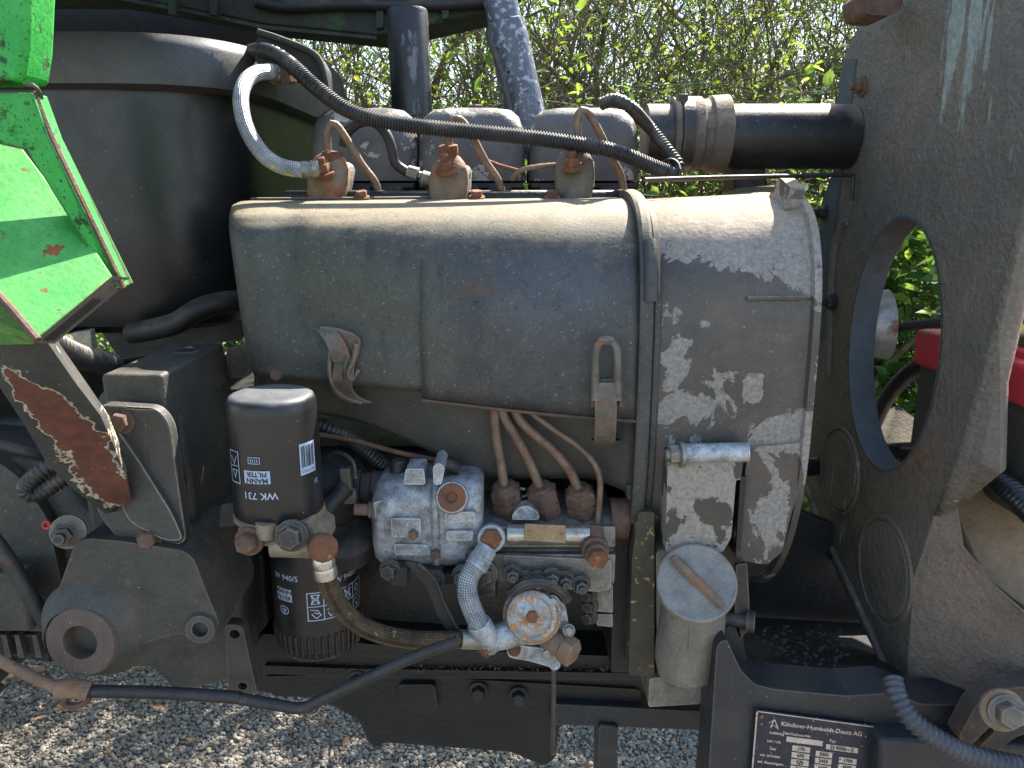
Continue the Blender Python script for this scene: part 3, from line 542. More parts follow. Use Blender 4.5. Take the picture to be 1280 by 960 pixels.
for q, r_ in (((1050, 588), 53), ((1106, 712), 66)):
    c = PX(q[0], q[1], X0); r2 = r_ * mpp(c)
    obj('knockout_plug', lathe(c + V((.002, 0, 0)), (-1, 0, 0), [(0, r2 * 1.06), (.0052, r2 * 1.04), (.0052, r2 * .98), (.0026, r2 * .96), (.0026, r2 * .93), (.0050, r2 * .90), (.0056, .002)], 40), PANEL, gp, smooth=30)
obj('panel_flange', ngon_prism([PX(p[0], p[1], X0 - .0015) for p in ((1054, 74), (1044, 140), (1041, 215), (1026, 256), (1020, 420), (1034, 420), (1046, 256), (1062, 140), (1070, 74))], (.003, 0, 0)), PANEL_EDGE, gp)
obj('pressed_swage', tube([PX(1036, 470, X0), PX(1042, 330, X0), PX(1050, 290, X0), PX(1060, 276, X0)], .006, 8), PANEL, gp)
cr = [(1312, -60), (1308, 0), (1290, 180), (1270, 290), (1238, 420), (1200, 560), (1168, 642)]
rt = [(1420, -60), (1400, 0), (1340, 180), (1284, 335), (1250, 480), (1247, 590), (1196, 632)]
xs = (.436, .436, .436, .438, .442, .442, .434)
lps = []
for c_, r_, x_ in zip(cr, rt, xs):
    a, b = PX(c_[0], c_[1], X0), PX(r_[0], r_[1], x_); lps.append([a, a + V((.004, -.004, 0)), a.lerp(b, .5) + V((0, -.004, 0)), b, b + V((.012, .012, 0))])
obj('panel_wing', loft(lps, closed=False), PANEL, gp, smooth=30, solid=-.003)
lw = [(1168, 642, X0), (1196, 632, .4345), (1204, 684, .45), (1244, 734, .47), (1300, 784, .49), (1420, 860, .56), (1420, 884, .56), (1200, 890, .46), (1132, 878, X0 - .002), (1132, 852, X0), (1142, 720, X0)]
obj('lower_panel', ngon_prism([PX(*p) for p in lw], (.003, .004, 0)), PANEL_LOW, tr, 'brown stained lower panel below the grille', bevel=.001)
obj('panel_stay', tube([PX(1006, 600, .4205), PX(1030, 662, .4205), PX(1072, 752, .4205), PX(1114, 846, .4205)], .0055, 10), PANEL, gp)
for q in ((1078, 108), (1032, 265), (1042, 378)): bolt(gp, PX(q[0], q[1], X0 - .001), (-1, -.1, 0), .0085, .008, RUST_DARK if q[1] < 200 else BLACK, stud=.006)
hk = obj('top_clip', prism([roundpoly(poly([(1076, -10), (1130, -12), (1128, 10), (1112, 20), (1082, 18)], .86), .006)], (0, .05, 0)), RUST_DARK, gp, bevel=.003)
# front frame casting with the cavity behind it
ff = obj('front_frame', plate([(896, 806), (908, 798), (926, 838), (944, 856), (970, 862), (1060, 870), (1118, 866), (1150, 880), (1420, 890), (1420, 1020), (880, 1020), (886, 960)], .66, .045, .006), FRAMEP, tr, bevel=.004, segs=3)
obj('frame_horn', plate([(896, 806), (912, 770), (926, 772), (930, 800), (938, 846)], .70, .05), FRAMEP, ff, bevel=.003)
obj('cavity_floor', plate([(900, 690), (1000, 640), (1150, 700), (1160, 880), (930, 870)], .93, .02), OILY, tr)
fl_ = obj('cavity_tray', ngon_prism(poly([(930, 846, .71), (1130, 850, .71), (1100, 780, .92), (920, 770, .92)]), (0, 0, -.01)), OILY, tr)
obj('tray_lip', tube([P(935, 832, .725), P(970, 838, .735), P(1025, 842, .73), P(1048, 862, .71)], .006, 8), FRAMEP, fl_)
bx = obj('frame_step', ngon_prism(poly([(1100, 924, .635), (1098, 1010, .635), (1420, 1020, .635), (1420, 940, .635)]), (0, .03, .0)), FRAMEP, tr, bevel=.004)
pv = P(1257, 889, .60); br = obj('pivot_bracket', prism([roundpoly(poly([(1198, 922), (1220, 882), (1244, 862), (1300, 857), (1420, 868), (1420, 905), (1296, 912), (1268, 922), (1244, 942), (1222, 946), (1226, 932), (1244, 914), (1238, 908), (1216, 930), (1206, 932)], .625), .006)], (0, .02, 0)), mat('dark_pivot_casting', C(84, 72, 62), C(66, 58, 52), 40, .75, .1, .6, 260, [dict(c=C(132, 86, 56), s=36, t=.58, w=.1, a=.8)], edge=(C(130, 118, 100), .6)), tr, 'rusty pivot bracket with forked arms', bevel=.003)
bolt(br, pv, (-.2, -1, .25), .0115, .012, LATCH, name='pivot_bolt')
obj('pivot_washer', lathe(pv + V((0, .006, -.002)), (-.2, -1, .25), [(0, .019), (.004, .019), (.005, .017)], 26), RUST_TAN, br)
obj('sun_block_plate', prism([[V((.45, .86, 1.22)), V((.72, .86, 1.22)), V((.72, 1.28, 1.24)), V((.45, 1.28, 1.24))]], (0, 0, .01)), GREEN_DARK, tr)  # added out of view to block sun coming through the panel opening
lit = []
for k in range(160):
    q = P(rng.uniform(940, 1060), rng.uniform(785, 846), .8); d_ = (q - O); q = O + d_ * ((P(930, 846, .71).z - CAMZ) / d_.z) + V((0, 0, .002)); a_ = rng.uniform(0, 6.28); e_ = V((math.cos(a_), math.sin(a_), rng.uniform(-.1, .5))) * rng.uniform(.0015, .005); f_ = V((-math.sin(a_), math.cos(a_), .3)) * rng.uniform(.001, .003)
    lit.append(([q - e_, q + f_, q + e_, q - f_], [(0, 1, 2), (0, 2, 3)]))
o = obj('tray_litter', merge(*lit), BLACK, fl_, smooth=0); o['kind'] = 'stuff'
# nameplate
PO, PXv, PYv = P(944, 886, .655), None, None
A_, B2, D_ = P(944, 886, .6555), P(1093, 906, .6555), P(936, 985, .6555)
ex_, ey_ = (B2 - A_), (D_ - A_)
def npl(x, y): return A_ + ex_ * x + ey_ * y + V((0, -.0019, 0))
np_ = obj('maker_plate', ngon_prism([A_, B2, B2 + ey_ * 1.1, A_ + ey_ * 1.1], (0, -.0016, 0)), BLUEPLATE, tr, 'dark blue maker plate with pale printed tables', bevel=.0006)
obj('plate_border', merge(line_geo([(.012, 1.08), (.012, .014), (.985, .014)], .012, npl)), PLATE_PRINT, np_)
def npt(x, y): return npl(.56 + x, .125 - y * (ex_.length / ey_.length))
gs = [text_geo('Klöckner-Humboldt-Deutz AG', .054, npt, .0012)]
for s_, x_, y_, z_ in (('Fabrikations-Nr.', .36, .235, .036), ('Typ', .66, .255, .036), ('Leistung', .19, .25, .036), ('kW / PS', .17, .36, .034), ('min', .17, .45, .034), ('zul. Achslast', .15, .54, .034), ('zul. Gesamtgew.', .16, .63, .034), ('kg', .41, .6, .03), ('kg', .62, .64, .03)):
    gs.append(text_geo(s_, z_, lambda x, y, x_=x_, y_=y_: npl(x_ + x, y_ - y * (ex_.length / ey_.length)), .001))
tri = [(.16, .08), (.13, .2), (.15, .16), (.17, .16), (.2, .2), (.16, .08)]
obj('plate_emblem', merge(line_geo(tri, .008, npl), line_geo([(.12, .13), (.15, .1)], .006, npl)), PLATE_PRINT, np_, smooth=0)
for g_ in gs: obj('plate_lettering', g_, PLATE_PRINT, np_, smooth=0)
cells = [quad_geo(.275, .27, .58, .335, npl, 2), quad_geo(.61, .30, .88, .365, npl, 2)]
for k in range(6):
    for c0, w0, dy in ((.33, .15, 0), (.53, .14, .03), (.73, .15, .07)): cells.append(quad_geo(c0, .37 + dy + k * .085, c0 + w0, .44 + dy + k * .085, npl, 2))
for c_ in cells: obj('plate_cell', c_, PLATE_PRINT, np_, smooth=0)
def npl2(x, y): return npl(x, y) + V((0, -.0005, 0))
gs = [text_geo('D 4506 - S', .045, lambda x, y: npl2(.745 + x, .333 - y * 1.5), .001)]
for k, row in enumerate((('170', '2450', '1700'), ('470', '2450', '4500'), ('570', '2600', '3700'), ('540', '2480', '1700'))):
    for s_, x_, dy in zip(row, (.405, .6, .805), (0, .03, .07)): gs.append(text_geo(s_, .04, lambda x, y, x_=x_, y_=.405 + dy + k * .085: npl2(x_ + x, y_ - y * 1.5), .001))
for g_ in gs: obj('plate_number', g_, PRINT_DK, np_, smooth=0)
obj('plate_rivet', lathe(npl(.05, .075), (0, -1, 0), [(0, .0022), (.0008, .0018), (.0012, .0004)], 10), RUST, np_)
# lower steering rod along the bottom
rod = obj('linkage_rod', tube([P(298, 873, .60), P(350, 882, .60), P(378, 885, .60), P(408, 872, .60), P(450, 852, .60), P(520, 820, .605), P(572, 802, .61)], .0052, 14), LEVER, tr)
obj('linkage_rod', tube([P(112, 864, .60), P(200, 866, .60), P(300, 872, .60)], .0056, 14), LEVER, tr)
rj = obj('rod_joint', tube([P(70, 862, .595), P(92, 860, .598), P(112, 864, .60)], .0085, 12), RUST_TAN, tr)
obj('rod_loop', tube([P(84, 868, .60), P(80, 880, .60), P(98, 882, .60), P(112, 872, .60), P(104, 866, .60)], .003, 8, .003), RUST_DARK, rj)
obj('front_rod', tube([P(-60, 792, .57), P(0, 826, .58), P(40, 846, .59), P(76, 862, .595)], .0048, 12), RUST_TAN, tr, 'pale brown rusty rod')
# ================================================================== ENGINE
en = thing('engine', 'three cylinder diesel engine with grey air cowl and peeling blower drum', 'engine', (-.05, .95, .45))
YC, ZC, RC = .92, .93, .20
def arc(ph, r, X):   # rounded-square section of cowl and blower, flatter below
    a_, b_ = r, r + .022; c_, s_ = math.cos(R(ph)), math.sin(R(ph)); n = 4.2 if s_ > 0 else 2.3
    q = (abs(c_ / a_) ** n + abs(s_ / b_) ** n) ** (-1 / n); return V((X, YC - q * c_, ZC + q * s_))
# cylinder block, crankcase, sump
obj('crankcase', plate([(276, 560), (800, 560), (806, 905), (690, 905), (640, 870), (300, 868)], .86, .30), OILY, en, bevel=.008)
skirt = obj('crankcase_skirt', plate([(326, 792), (470, 806), (560, 812), (806, 822), (806, 868), (640, 864), (330, 866)], .805, .07, .004), OILY, en, bevel=.005)
obj('skirt_ledge', plate([(330, 832), (430, 836), (560, 838), (806, 842), (806, 850), (560, 848), (430, 846), (330, 842)], .797, .02, .002), OILY, skirt, bevel=.002)
obj('block_rib', plate([(455, 830), (800, 842), (800, 862), (640, 858), (455, 846)], .835, .05), OILY, en, bevel=.004)
obj('cylinder_bank', box((-.06, 1.0, 1.06), (.40, .22, .20)), OILY, en, bevel=.006)
sp = obj('sump', plate([(330, 846), (460, 842), (800, 862), (806, 910), (700, 906), (694, 948), (680, 958), (640, 940), (560, 934), (480, 928), (474, 934), (462, 930), (448, 900), (420, 884), (390, 872), (340, 870)], .80, .30, .006), OILY, en, bevel=.006)
obj('sump_boss', plate([(498, 856), (544, 856), (548, 888), (520, 892), (502, 884)], .79, .03, .006), OILY, sp, bevel=.003)
for q in ((531, 832), (598, 864), (648, 870), (446, 850)): bolt(sp, P(q[0], q[1], .795 if q[1] > 840 else .83), (0, -1, .15), .0085, .010, BLACK)
bm_ = obj('cross_member', plate([(690, 880), (895, 890), (890, 914), (690, 906)], .787, .12), FRAMEP, tr, bevel=.004)
obj('frame_leg', plate([(749, 906), (773, 908), (772, 1030), (746, 1030)], .78, .05), FRAMEP, tr, bevel=.003)
lit = []
for k in range(150):
    q = P(rng.uniform(400, 780), rng.uniform(826, 842), .795 + rng.uniform(-.002, .01)); q.z = Z(838, .797) + .0012; a_ = rng.uniform(0, 6.28); e_ = V((math.cos(a_), math.sin(a_), rng.uniform(-.2, .5))) * rng.uniform(.001, .004); f_ = V((-math.sin(a_), math.cos(a_), .3)) * .0012
    lit.append(([q - e_, q + f_, q + e_, q - f_ + V((0, 0, .001))], [(0, 1, 2), (0, 2, 3), (0, 1, 3)]))
o = obj('caked_litter', merge(*lit), DRY, en, smooth=0); o['kind'] = 'stuff'
for x_ in (452, 596, 690): bolt(cow_ if False else en, P(x_, 247, .86), (0, -.3, 1), .0065, .006, RUST, name='cowl_bolt')
obj('dipstick_tube', tube([P(692, 836, .70), P(692, 880, .70), P(691, 942, .70)], .0026, 8), DKMETAL, en)
obj('block_foot', plate([(292, 690), (330, 690), (336, 780), (318, 800), (300, 780)], .80, .06), OILY, en, bevel=.006)
obj('foot_rib', tube([P(300, 690, .795), P(304, 740, .795), P(312, 782, .795)], .008, 10), OILY, en)
# air cowl: boxy at the flywheel end, round at the blower
LP = [(250, .87), (251, .845), (253, .82), (259, .795), (270, .776), (286, .764), (310, .757), (340, .752), (380, .748), (420, .746), (445, .746), (470, .747)]
XL, XR = P(302, 400, .75).x, P(800, 400, .725).x
def leftprof(k):
    i = min(int(k), len(LP) - 2); t = k - i; py, Y = L(LP[i][0], LP[i + 1][0], t), L(LP[i][1], LP[i + 1][1], t); return Y, Z(py, Y)
NPF = 36
def cowl_pt(X, t, off=0, lo=1.0):
    s = max(0, min(1, (X - XL) / (XR - XL))); s2 = s * s * (3 - 2 * s)
    s2 = L(s, s2, .5)
    yl, zl = leftprof(t * (len(LP) - 1)); q = arc(L(96, 6, t), RC, X)
    y = L(yl, q.y, s2); z = L(zl, q.z, s2)
    if off:
        n = V((0, -math.cos(R(L(88, 2, t))), math.sin(R(L(88, 2, t))))); y += n.y * off; z += n.z * off
    return V((X, y, z))
secs = []
for dx, dy in ((-.030, .10), (-.0295, .06), (-.027, .03), (-.021, .012), (-.012, .003), (0, 0)):
    row = []
    for i in range(NPF + 1):
        t = i / NPF; p = cowl_pt(XL, t); slant = .034 * t - .006; p.y -= .0075 * max(0, min(1, (t - .18) / .12))
        row.append(V((XL + dx + slant, p.y + dy * min(1, max(.15, t * 3)), p.z - (.004 * (dy > .02) if t < .2 else 0))))
    secs.append(row)
for k in range(1, 31):
    X = L(XL, XR, k / 30); fade = max(0, 1 - k / 8)
    row = []
    for i in range(NPF + 1):
        t = i / NPF; p = cowl_pt(X, t); slant = (.034 * t - .006) * fade
        dent = -.006 * math.exp(-((k - 2.6) / 1.6) ** 2) * max(0, math.sin(min(1, max(0, (t - .35) / .5)) * math.pi))
        sm = lambda x_: (lambda q: q * q * (3 - 2 * q))(max(0, min(1, x_)))
        brd = max(sm((t - .80 - .0008 * k) / .07), sm((3.2 - k - 1.2 * (t < .25)) / 1.6)) * (1 - sm((k - 11) / 4)) * sm((t - .18) / .12)
        row.append(p + V((slant, -.0075 * brd - dent + .0012 * noise.noise(V((X * 12, t * 5, 3))), 0)))
    secs.append(row)
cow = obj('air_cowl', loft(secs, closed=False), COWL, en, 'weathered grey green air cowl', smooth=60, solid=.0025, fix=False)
# top lip of the cowl
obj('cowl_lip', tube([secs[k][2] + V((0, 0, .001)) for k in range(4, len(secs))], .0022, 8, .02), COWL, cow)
ov = []
for k in range(0, 25):
    X = L(P(527, 440, .735).x, XR, k / 24); ov.append([cowl_pt(X, L(.10, 1.03, i / 16), -.0016 + .006 * min(1, max(0, (i - 7) / 5))) for i in range(17)])
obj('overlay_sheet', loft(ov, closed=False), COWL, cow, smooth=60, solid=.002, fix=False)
obj('overlay_hem', tube([r_[16] + V((0, -.001, 0)) for r_ in ov], .0016, 6, .01), RUST_DARK, cow)
lo_ = []
XB = P(792, 560, .74).x
for k in range(0, 33):
    s = k / 32; X = L(P(318, 470, .75).x, XB, s); row = []
    phe = L(1, -21, min(1, max(0, (s - .12) / .5)))
    for i in range(15):
        t = i / 14; ph = L(18, phe, t); q = arc(ph, RC - .032 * min(1, s * 5) * (1 if s < .9 else L(1, .3, (s - .9) / .1)), X); s2 = min(1, s * 1.6); s2 = s2 * s2 * (3 - 2 * s2)
        py = L(440, 512 + 14 * s, t); Y = .752 + .022 * t; row.append(V((X, L(Y, q.y, s2), L(Z(py, Y), q.z, s2))))
    lo_.append(row)
obj('lower_cowl', loft(lo_, closed=False), COWL_LOW, en, smooth=60, solid=.002)
obj('cowl_end_plate', ngon_prism(poly([(318, 445), (345, 462), (390, 512), (398, 560), (350, 560), (316, 500)], .79), (0, .02, 0)), COWL_LOW, en, bevel=.002)
bolt(cow, P(347, 468, .744), (0, -1, .1), .0068, .006, RUST_DARK, washer=False)
obj('rivet_hole', lathe(P(341, 440, .7445), (0, -1, 0), [(0, .0055), (.002, .0052), (.002, .0035), (.0006, .003)], 16), DKMETAL, cow)
# clamp band between cowl and blower
def band(r0, r1, X, wd, a0, a1, n=60):
    rows = []
    for i in range(n + 1):
        ph = L(a0, a1, i / n); rows.append([arc(ph, r1, X), arc(ph, r1 + .0016, X + wd * .25), arc(ph, r1 + .0016, X + wd * .75), arc(ph, r1, X + wd), arc(ph, r0, X + wd), arc(ph, r0, X)])
    return loft(rows, closed=True)
XF = P(798, 450, .715).x
cb = obj('clamp_band', band(RC - .012, RC + .0075, XF, .0125, 100, -27), COWL, en, smooth=30)
cl = [arc(a_, RC + .011 - abs(a_ - 38) * .0004, XF + .010) for a_ in (44, 42, 38, 34, 32)]
obj('band_clip', tube(cl, .0075, 10, .004), COWL, cb)
obj('flange_ring', band(RC - .012, RC - .001, XF + .0135, .0085, 100, -26), COWL, en, smooth=30)
# blower drum
x0b, x1b = P(823, 450, .715).x, P(1016, 450, .72).x; lb = x1b - x0b
pr = [(0, RC - .016), (0, RC - .003), (.004, RC - .0015), (lb * .5, RC + .001), (lb * .9, RC + .004), (lb - .008, RC + .006), (lb - .0065, RC + .012), (lb, RC + .0125), (lb + .001, RC + .004), (lb - .002, RC - .006)]
bl = obj('blower_drum', loft([[arc(a_, r_, x0b + t_) for a_ in np.linspace(-180, 180, 145)[:-1]] for t_, r_ in pr], caps=False), BLOWER, en, 'blower drum with paint peeling to pale primer', smooth=35)
obj('drum_back', lathe((x0b + .004, YC, ZC), (1, 0, 0), [(0, RC - .004), (.004, RC - .004)], 64), OILY, bl)
fan = obj('fan_rotor', lathe((x1b - .03, YC, ZC), (1, 0, 0), [(0, RC - .01), (.01, .12), (.03, .08), (.035, .02)], 32), DKMETAL, bl)
obj('drum_lug', prism([roundpoly([arc(66, RC + .003, x1b - .022), arc(54, RC + .003, x1b - .022), arc(56, RC + .022, x1b - .018), arc(64, RC + .024, x1b - .018)], .006)], (.014, 0, 0)), BLOWER, bl, bevel=.002)
for a_, q in ((33, .55),): obj('drum_seam', tube([arc(a_, RC + .0035, L(x0b, x1b, q)), arc(a_, RC + .0055, x1b - .008)], .0022, 8), BLOWER, bl)
# belt guard tail below the drum
bg_ = [(936, 560), (1012, 552), (1006, 596), (990, 640), (978, 690), (958, 706), (920, 700), (918, 668), (930, 600)]
obj('guard_tail', plate(bg_, .712, .03, .004), BLOWER, en, 'ragged peeling guard below the blower', bevel=.003)
# bracket carrying the guard
bk = obj('guard_bracket', plate([(836, 566), (930, 570), (926, 600), (920, 600), (914, 672), (904, 690), (832, 690), (834, 600)], .700, .06, .003), BRACKET_P, en, 'aluminium bracket with flaking dark paint', bevel=.005, segs=3)
a, b = P(850, 567, .700), P(934, 565, .700); obj('pivot_tube', lathe(a, b - a, [(0, .0085), (.002, .0095), ((b - a).length, .0095)], 24), CAST_ALU, bk)
bolt(bk, P(851, 568, .700), (-1, -.1, 0), .0095, .009, STEEL, stud=.004)
obj('belt_slot', plate([(934, 596), (926, 690), (920, 690), (926, 596)], .706, .02), OILY, bk)
# cover plates at the front end of the block
tp = obj('timing_flange', plate([(798, 640), (818, 640), (818, 846), (786, 844), (790, 700)], .715, .10, .003), MOSSY, en, 'front flange edged with dried moss', bevel=.003)
obj('dark_spacer', plate([(766, 660), (790, 662), (788, 842), (764, 842)], .745, .12), OILY, en, bevel=.003)
obj('front_post', plate([(790, 600), (834, 600), (832, 700), (818, 700), (800, 645)], .76, .1), OILY, en, bevel=.003)
obj('shaft_stub', lathe(P(762, 648, .75), (1, 0, 0), [(0, .022), (.018, .022), (.018, .014), (.03, .014)], 24), RUST_DARK, en)
obj('band_end', plate([(783, 606), (801, 606), (799, 626), (784, 626)], .73, .03), COWL_LOW, cb, bevel=.002)
# oil filler neck
u = mpp(P(862, 760, .70))
nk = obj('filler_neck', loft([[P(px, py, .70) + V((math.cos(t) * a_ * u, math.sin(t) * b_ * u, 0)) for t in [2 * math.pi * i / 28 for i in range(28)]] for px, py, a_, b_ in ((869, 748, 38, 36), (866, 770, 40, 40), (862, 800, 42, 36), (858, 822, 40, 34), (858, 842, 36, 30))]), NECK, en, 'cast oil filler neck', smooth=50)
obj('neck_plate', plate([(820, 690), (834, 686), (900, 690), (904, 780), (900, 818), (882, 840), (822, 842)], .715, .06, .006), NECK, nk, bevel=.004)
obj('neck_foot', plate([(812, 848), (878, 842), (876, 880), (810, 884)], .71, .06, .004), ALU_DULL, nk, bevel=.004)
obj('neck_rib', tube([P(862, 775, .655), P(863, 800, .662), P(862, 812, .665)], .002, 6), NECK, nk)
cc = P(871, 728, .668); cd = V((-.10, -.68, .66)).normalized(); uu = V((1, 0, 0)); ww = cd.cross(uu).normalized(); rc = 50 * mpp(cc)
cp = obj('filler_cap', lathe(cc, cd, [(-.016, rc * .93), (-.012, rc * .98), (-.002, rc), (.001, rc * .985), (.002, rc * .94), (.0012, rc * .9), (.0016, rc * .5), (.0018, .001)], 48), CAPM, en, 'round zinc filler cap with rusty grip bar', smooth=40)
dd = (uu * .62 + ww * (.72 if ww.z < 0 else -.72)).normalized(); ee = cd.cross(dd)
obj('grip_bar', loft([[cc + cd * h_ + dd * (a_ * l_) + ee * (b_ * w_) for a_, b_ in rrect(2, 2, .5, 3)] for h_, l_, w_ in ((.001, rc * .86, .0060), (.005, rc * .84, .0042), (.0075, rc * .80, .0026))]), RUST_TAN, cp, bevel=.0008)
kb = P(925, 775, .70); obj('hinge_bolt', lathe(kb, (1, -.3, 0), [(-.02, .008), (.006, .008), (.006, .012), (.014, .011)], 12), DKMETAL, en)
obj('lever_strap', plate([(920, 706), (934, 704), (938, 780), (926, 800), (918, 780)], .70, .006, .003), DKMETAL, en)
# rocker covers, heads, injectors
for k, (xa, xb) in enumerate(((386, 520), (521, 657), (661, 801))):
    ca, cb_ = P(xa, 190, .96), P(xb, 190, .96); wd = cb_.x - ca.x; cx = (ca.x + cb_.x) / 2; zb, zt_ = Z(226, .96), Z(133, .97)
    rows = []
    for z_, ins, rr in ((zb, 0, .018), (L(zb, zt_, .45), .001, .020), (L(zb, zt_, .72), .003, .022), (L(zb, zt_, .88), .008, .024), (L(zb, zt_, .97), .017, .022), (zt_, .030, .016)):
        rows.append([V((cx + x_, 1.04 + y_, z_)) for x_, y_ in rrect(wd - 2 * ins, .17 - 2 * ins, rr, 6)])
    rc_ = obj('rocker_cover', loft(rows), HEADP, en, smooth=60)
    bolt(rc_, V((cx + .004, 1.0, zt_ - .001)), (0, 0, 1), .010, .006, RUST_DARK, washer=False)
    hd = obj('cylinder_head', box((cx, 1.035, zb - .032), (wd * .97, .15, .062)), BLACK, en, bevel=.004)
    for dx, dz, sx, sz in ((.012, -.02, .03, .03), (.05, -.03, .022, .05), (.085, -.024, .03, .036)): obj('head_boss', box((ca.x + dx + .014, .954, zb + dz), (sx, .03, sz)), BLACK, hd, bevel=.005, segs=3)
    obj('head_gasket_edge', box((cx, .957, zb - .006), (wd * .96, .012, .006)), OILY, hd, bevel=.001)
    for dx in (.022, .075): bolt(hd, V((ca.x + dx + .02, .952, zb - .022)), (0, -.5, .85), .007, .006, RUST if dx < .05 else RUST_DARK, stud=.004)
inj = ((412, 222, -12, RUST_TAN, [(410, 188, 0.885), (409, 168, 0.885), (412, 156, 0.885), (420, 156, 0.887), (432, 172, 0.890), (452, 205, 0.895), (470, 230, 0.900), (474, 256, 0.905)], (417, 190), (405, 207)),
       (562, 226, -4, RUST_TAN, [(561, 182, 0.885), (562, 163, 0.885), (566, 150, 0.885), (576, 150, 0.887), (588, 166, 0.890), (606, 200, 0.895), (624, 228, 0.900), (630, 256, 0.905)], (562, 182), (558, 203)),
       (718, 216, 0, RUST_TAN, [(722, 172, 0.885), (722, 152, 0.885), (725, 139, 0.885), (734, 140, 0.887), (744, 155, 0.890), (762, 192, 0.895), (776, 220, 0.900), (781, 256, 0.905)], (722, 176), (716, 199)))
for px, py, tl, m_, pipe, nutp, studp in inj:
    q = P(px, py, 0.890); u = mpp(q); ax = V((math.sin(R(-tl)) * .8, .28, 1)).normalized()
    s1 = V((1, 0, 0)); s1 = (s1 - ax * s1.dot(ax)).normalized(); s2 = ax.cross(s1)
    rows = []
    for h_, a_, b_ in ((-36, 15, 15), (-28, 22, 18), (-6, 25, 20), (12, 23, 19), (22, 18, 16), (29, 12, 12)):
        rows.append([q + ax * h_ * u + (s1 * x_ * a_ + s2 * y_ * b_) * u for x_, y_ in rrect(2, 2, .6, 4)])
    body = obj('injector_body', loft(rows), RUST_TAN if px != 718 else mat('olive_injector', C(116, 106, 92), C(92, 84, 74), 40, .75, .1, .5, 300, [dict(c=C(140, 92, 64), s=40, t=.6, w=.1, a=.7)]), en, smooth=45)
    nb = P(nutp[0], nutp[1] + 22, 0.890); nt_ = P(nutp[0] - 2, nutp[1] - 2, 0.887)
    obj('union_nut', merge(lathe(nb, nt_ - nb, [(-.004, .0105), (.004, .0105), (.0045, .0095), ((nt_ - nb).length * .45, .0095)], 16), lathe(nb + (nt_ - nb) * .45, nt_ - nb, [(0, .0112), (.002, .0118), (.0095, .0118), (.0105, .009)], 6)), RUST, body, smooth=30)
    obj('injector_pipe', tube([P(*p_) for p_ in pipe], .0044, 12, .005), PIPE, body)
    bolt(body, P(studp[0], studp[1] + 10, .867), (-.1, -.35, .9), .0088, .009, RUST, stud=.007)
    obj('injector_stub', lathe(q + V((.012, .018, .004)), ax, [(-.02, .012), (.008, .012), (.012, .009)], 18), ALU_DULL, body)
obj('leak_off_pipe', tube([P(598, 196, 0.915), P(622, 206, 0.910), P(650, 214, 0.910)], .0022, 8), RUST, en)
obj('leak_off_pipe', tube([P(640, 224, 0.905), P(650, 213, 0.895), P(672, 208, 0.895), P(694, 206, 0.900)], .0030, 8), RUST_TAN, en)
obj('leak_off_fitting', merge(lathe(P(510, 214, 0.910), (1, -.1, -.3), [(0, .007), (.012, .0075), (.013, .004), (.02, .004)], 8), lathe(P(524, 222, 0.910), (1, 0, -.2), [(0, .004), (.004, .009), (.018, .008), (.022, .003)], 14)), ALU_DULL, en)
# latches on the cowl
def strap(pts, wd, th, parent, name, m, cross=(1, 0, 0)):
    c = spline(pts, .004); cr_ = V(cross).normalized(); rows = []
    for i, p in enumerate(c):
        t = (c[min(i + 1, len(c) - 1)] - c[max(0, i - 1)]).normalized(); n = t.cross(cr_).normalized(); h = cr_ * wd / 2
        rows.append([p - h - n * th / 2, p + h - n * th / 2, p + h + n * th / 2, p - h + n * th / 2])
    return obj(name, loft(rows), m, parent, bevel=.0006)
lt = strap([P(431, 452, .728), P(429, 470, .724), P(428, 485, .730), P(436, 496, .738), P(452, 503, .742)], .020, .0028, en, 'cowl_latch', LATCH)
strap([P(402, 409, .738), P(410, 416, .726), P(420, 430, .720), P(428, 452, .722)], .018, .003, lt, 'latch_handle', LATCH)
obj('latch_yoke', prism([roundpoly(poly([(398, 408), (420, 410), (440, 416), (451, 424), (449, 440), (444, 456), (432, 446), (418, 430), (404, 416)], .728), .004)], (0, .004, 0)), LATCH, lt, bevel=.0015)
obj('latch_loop', tube([P(446, 430, .724), P(442, 450, .722), P(434, 466, .722), P(440, 474, .726), P(448, 462, .728)], .0026, 8), LATCH, lt)
obj('latch_spring', tube([P(436, 444, .72), P(430, 462, .718), P(432, 474, .722)], .0022, 8), DKMETAL, lt)
obj('latch_hook', tube([P(413, 440, .726), P(412, 462, .724), P(416, 482, .726), P(430, 496, .736), P(452, 503, .742)], .0022, 8), LATCH, lt)
l2 = strap([P(757, 478, .699), P(757, 500, .696), P(757, 524, .700), P(756, 548, .712), P(756, 553, .724)], .0205, .004, en, 'cowl_latch', LATCH)
obj('latch_loop', tube([P(744, 500, .697), P(744, 460, .700), P(745, 438, .703), P(750, 428, .704), P(758, 424, .705), P(766, 428, .704), P(771, 438, .703), P(772, 460, .700), P(772, 500, .697)], .0040, 10, .004), LATCH, l2)
strap([P(758, 424, .704), P(758, 428, .7)], .014, .006, l2, 'loop_bridge', LATCH)
obj('latch_base', plate([(750, 474), (768, 474), (768, 506), (750, 506)], .705, .004), LATCH, l2, bevel=.001)
for x_ in (741, 776): obj('latch_ear', plate([(x_ - 3, 478), (x_ + 3, 478), (x_ + 2, 510), (x_ - 2, 510)], .698, .012), RUST_DARK, l2, bevel=.001)
obj('latch_slot', plate([(740, 550), (775, 551), (775, 555), (740, 554)], .7285, .006), OILY, l2)
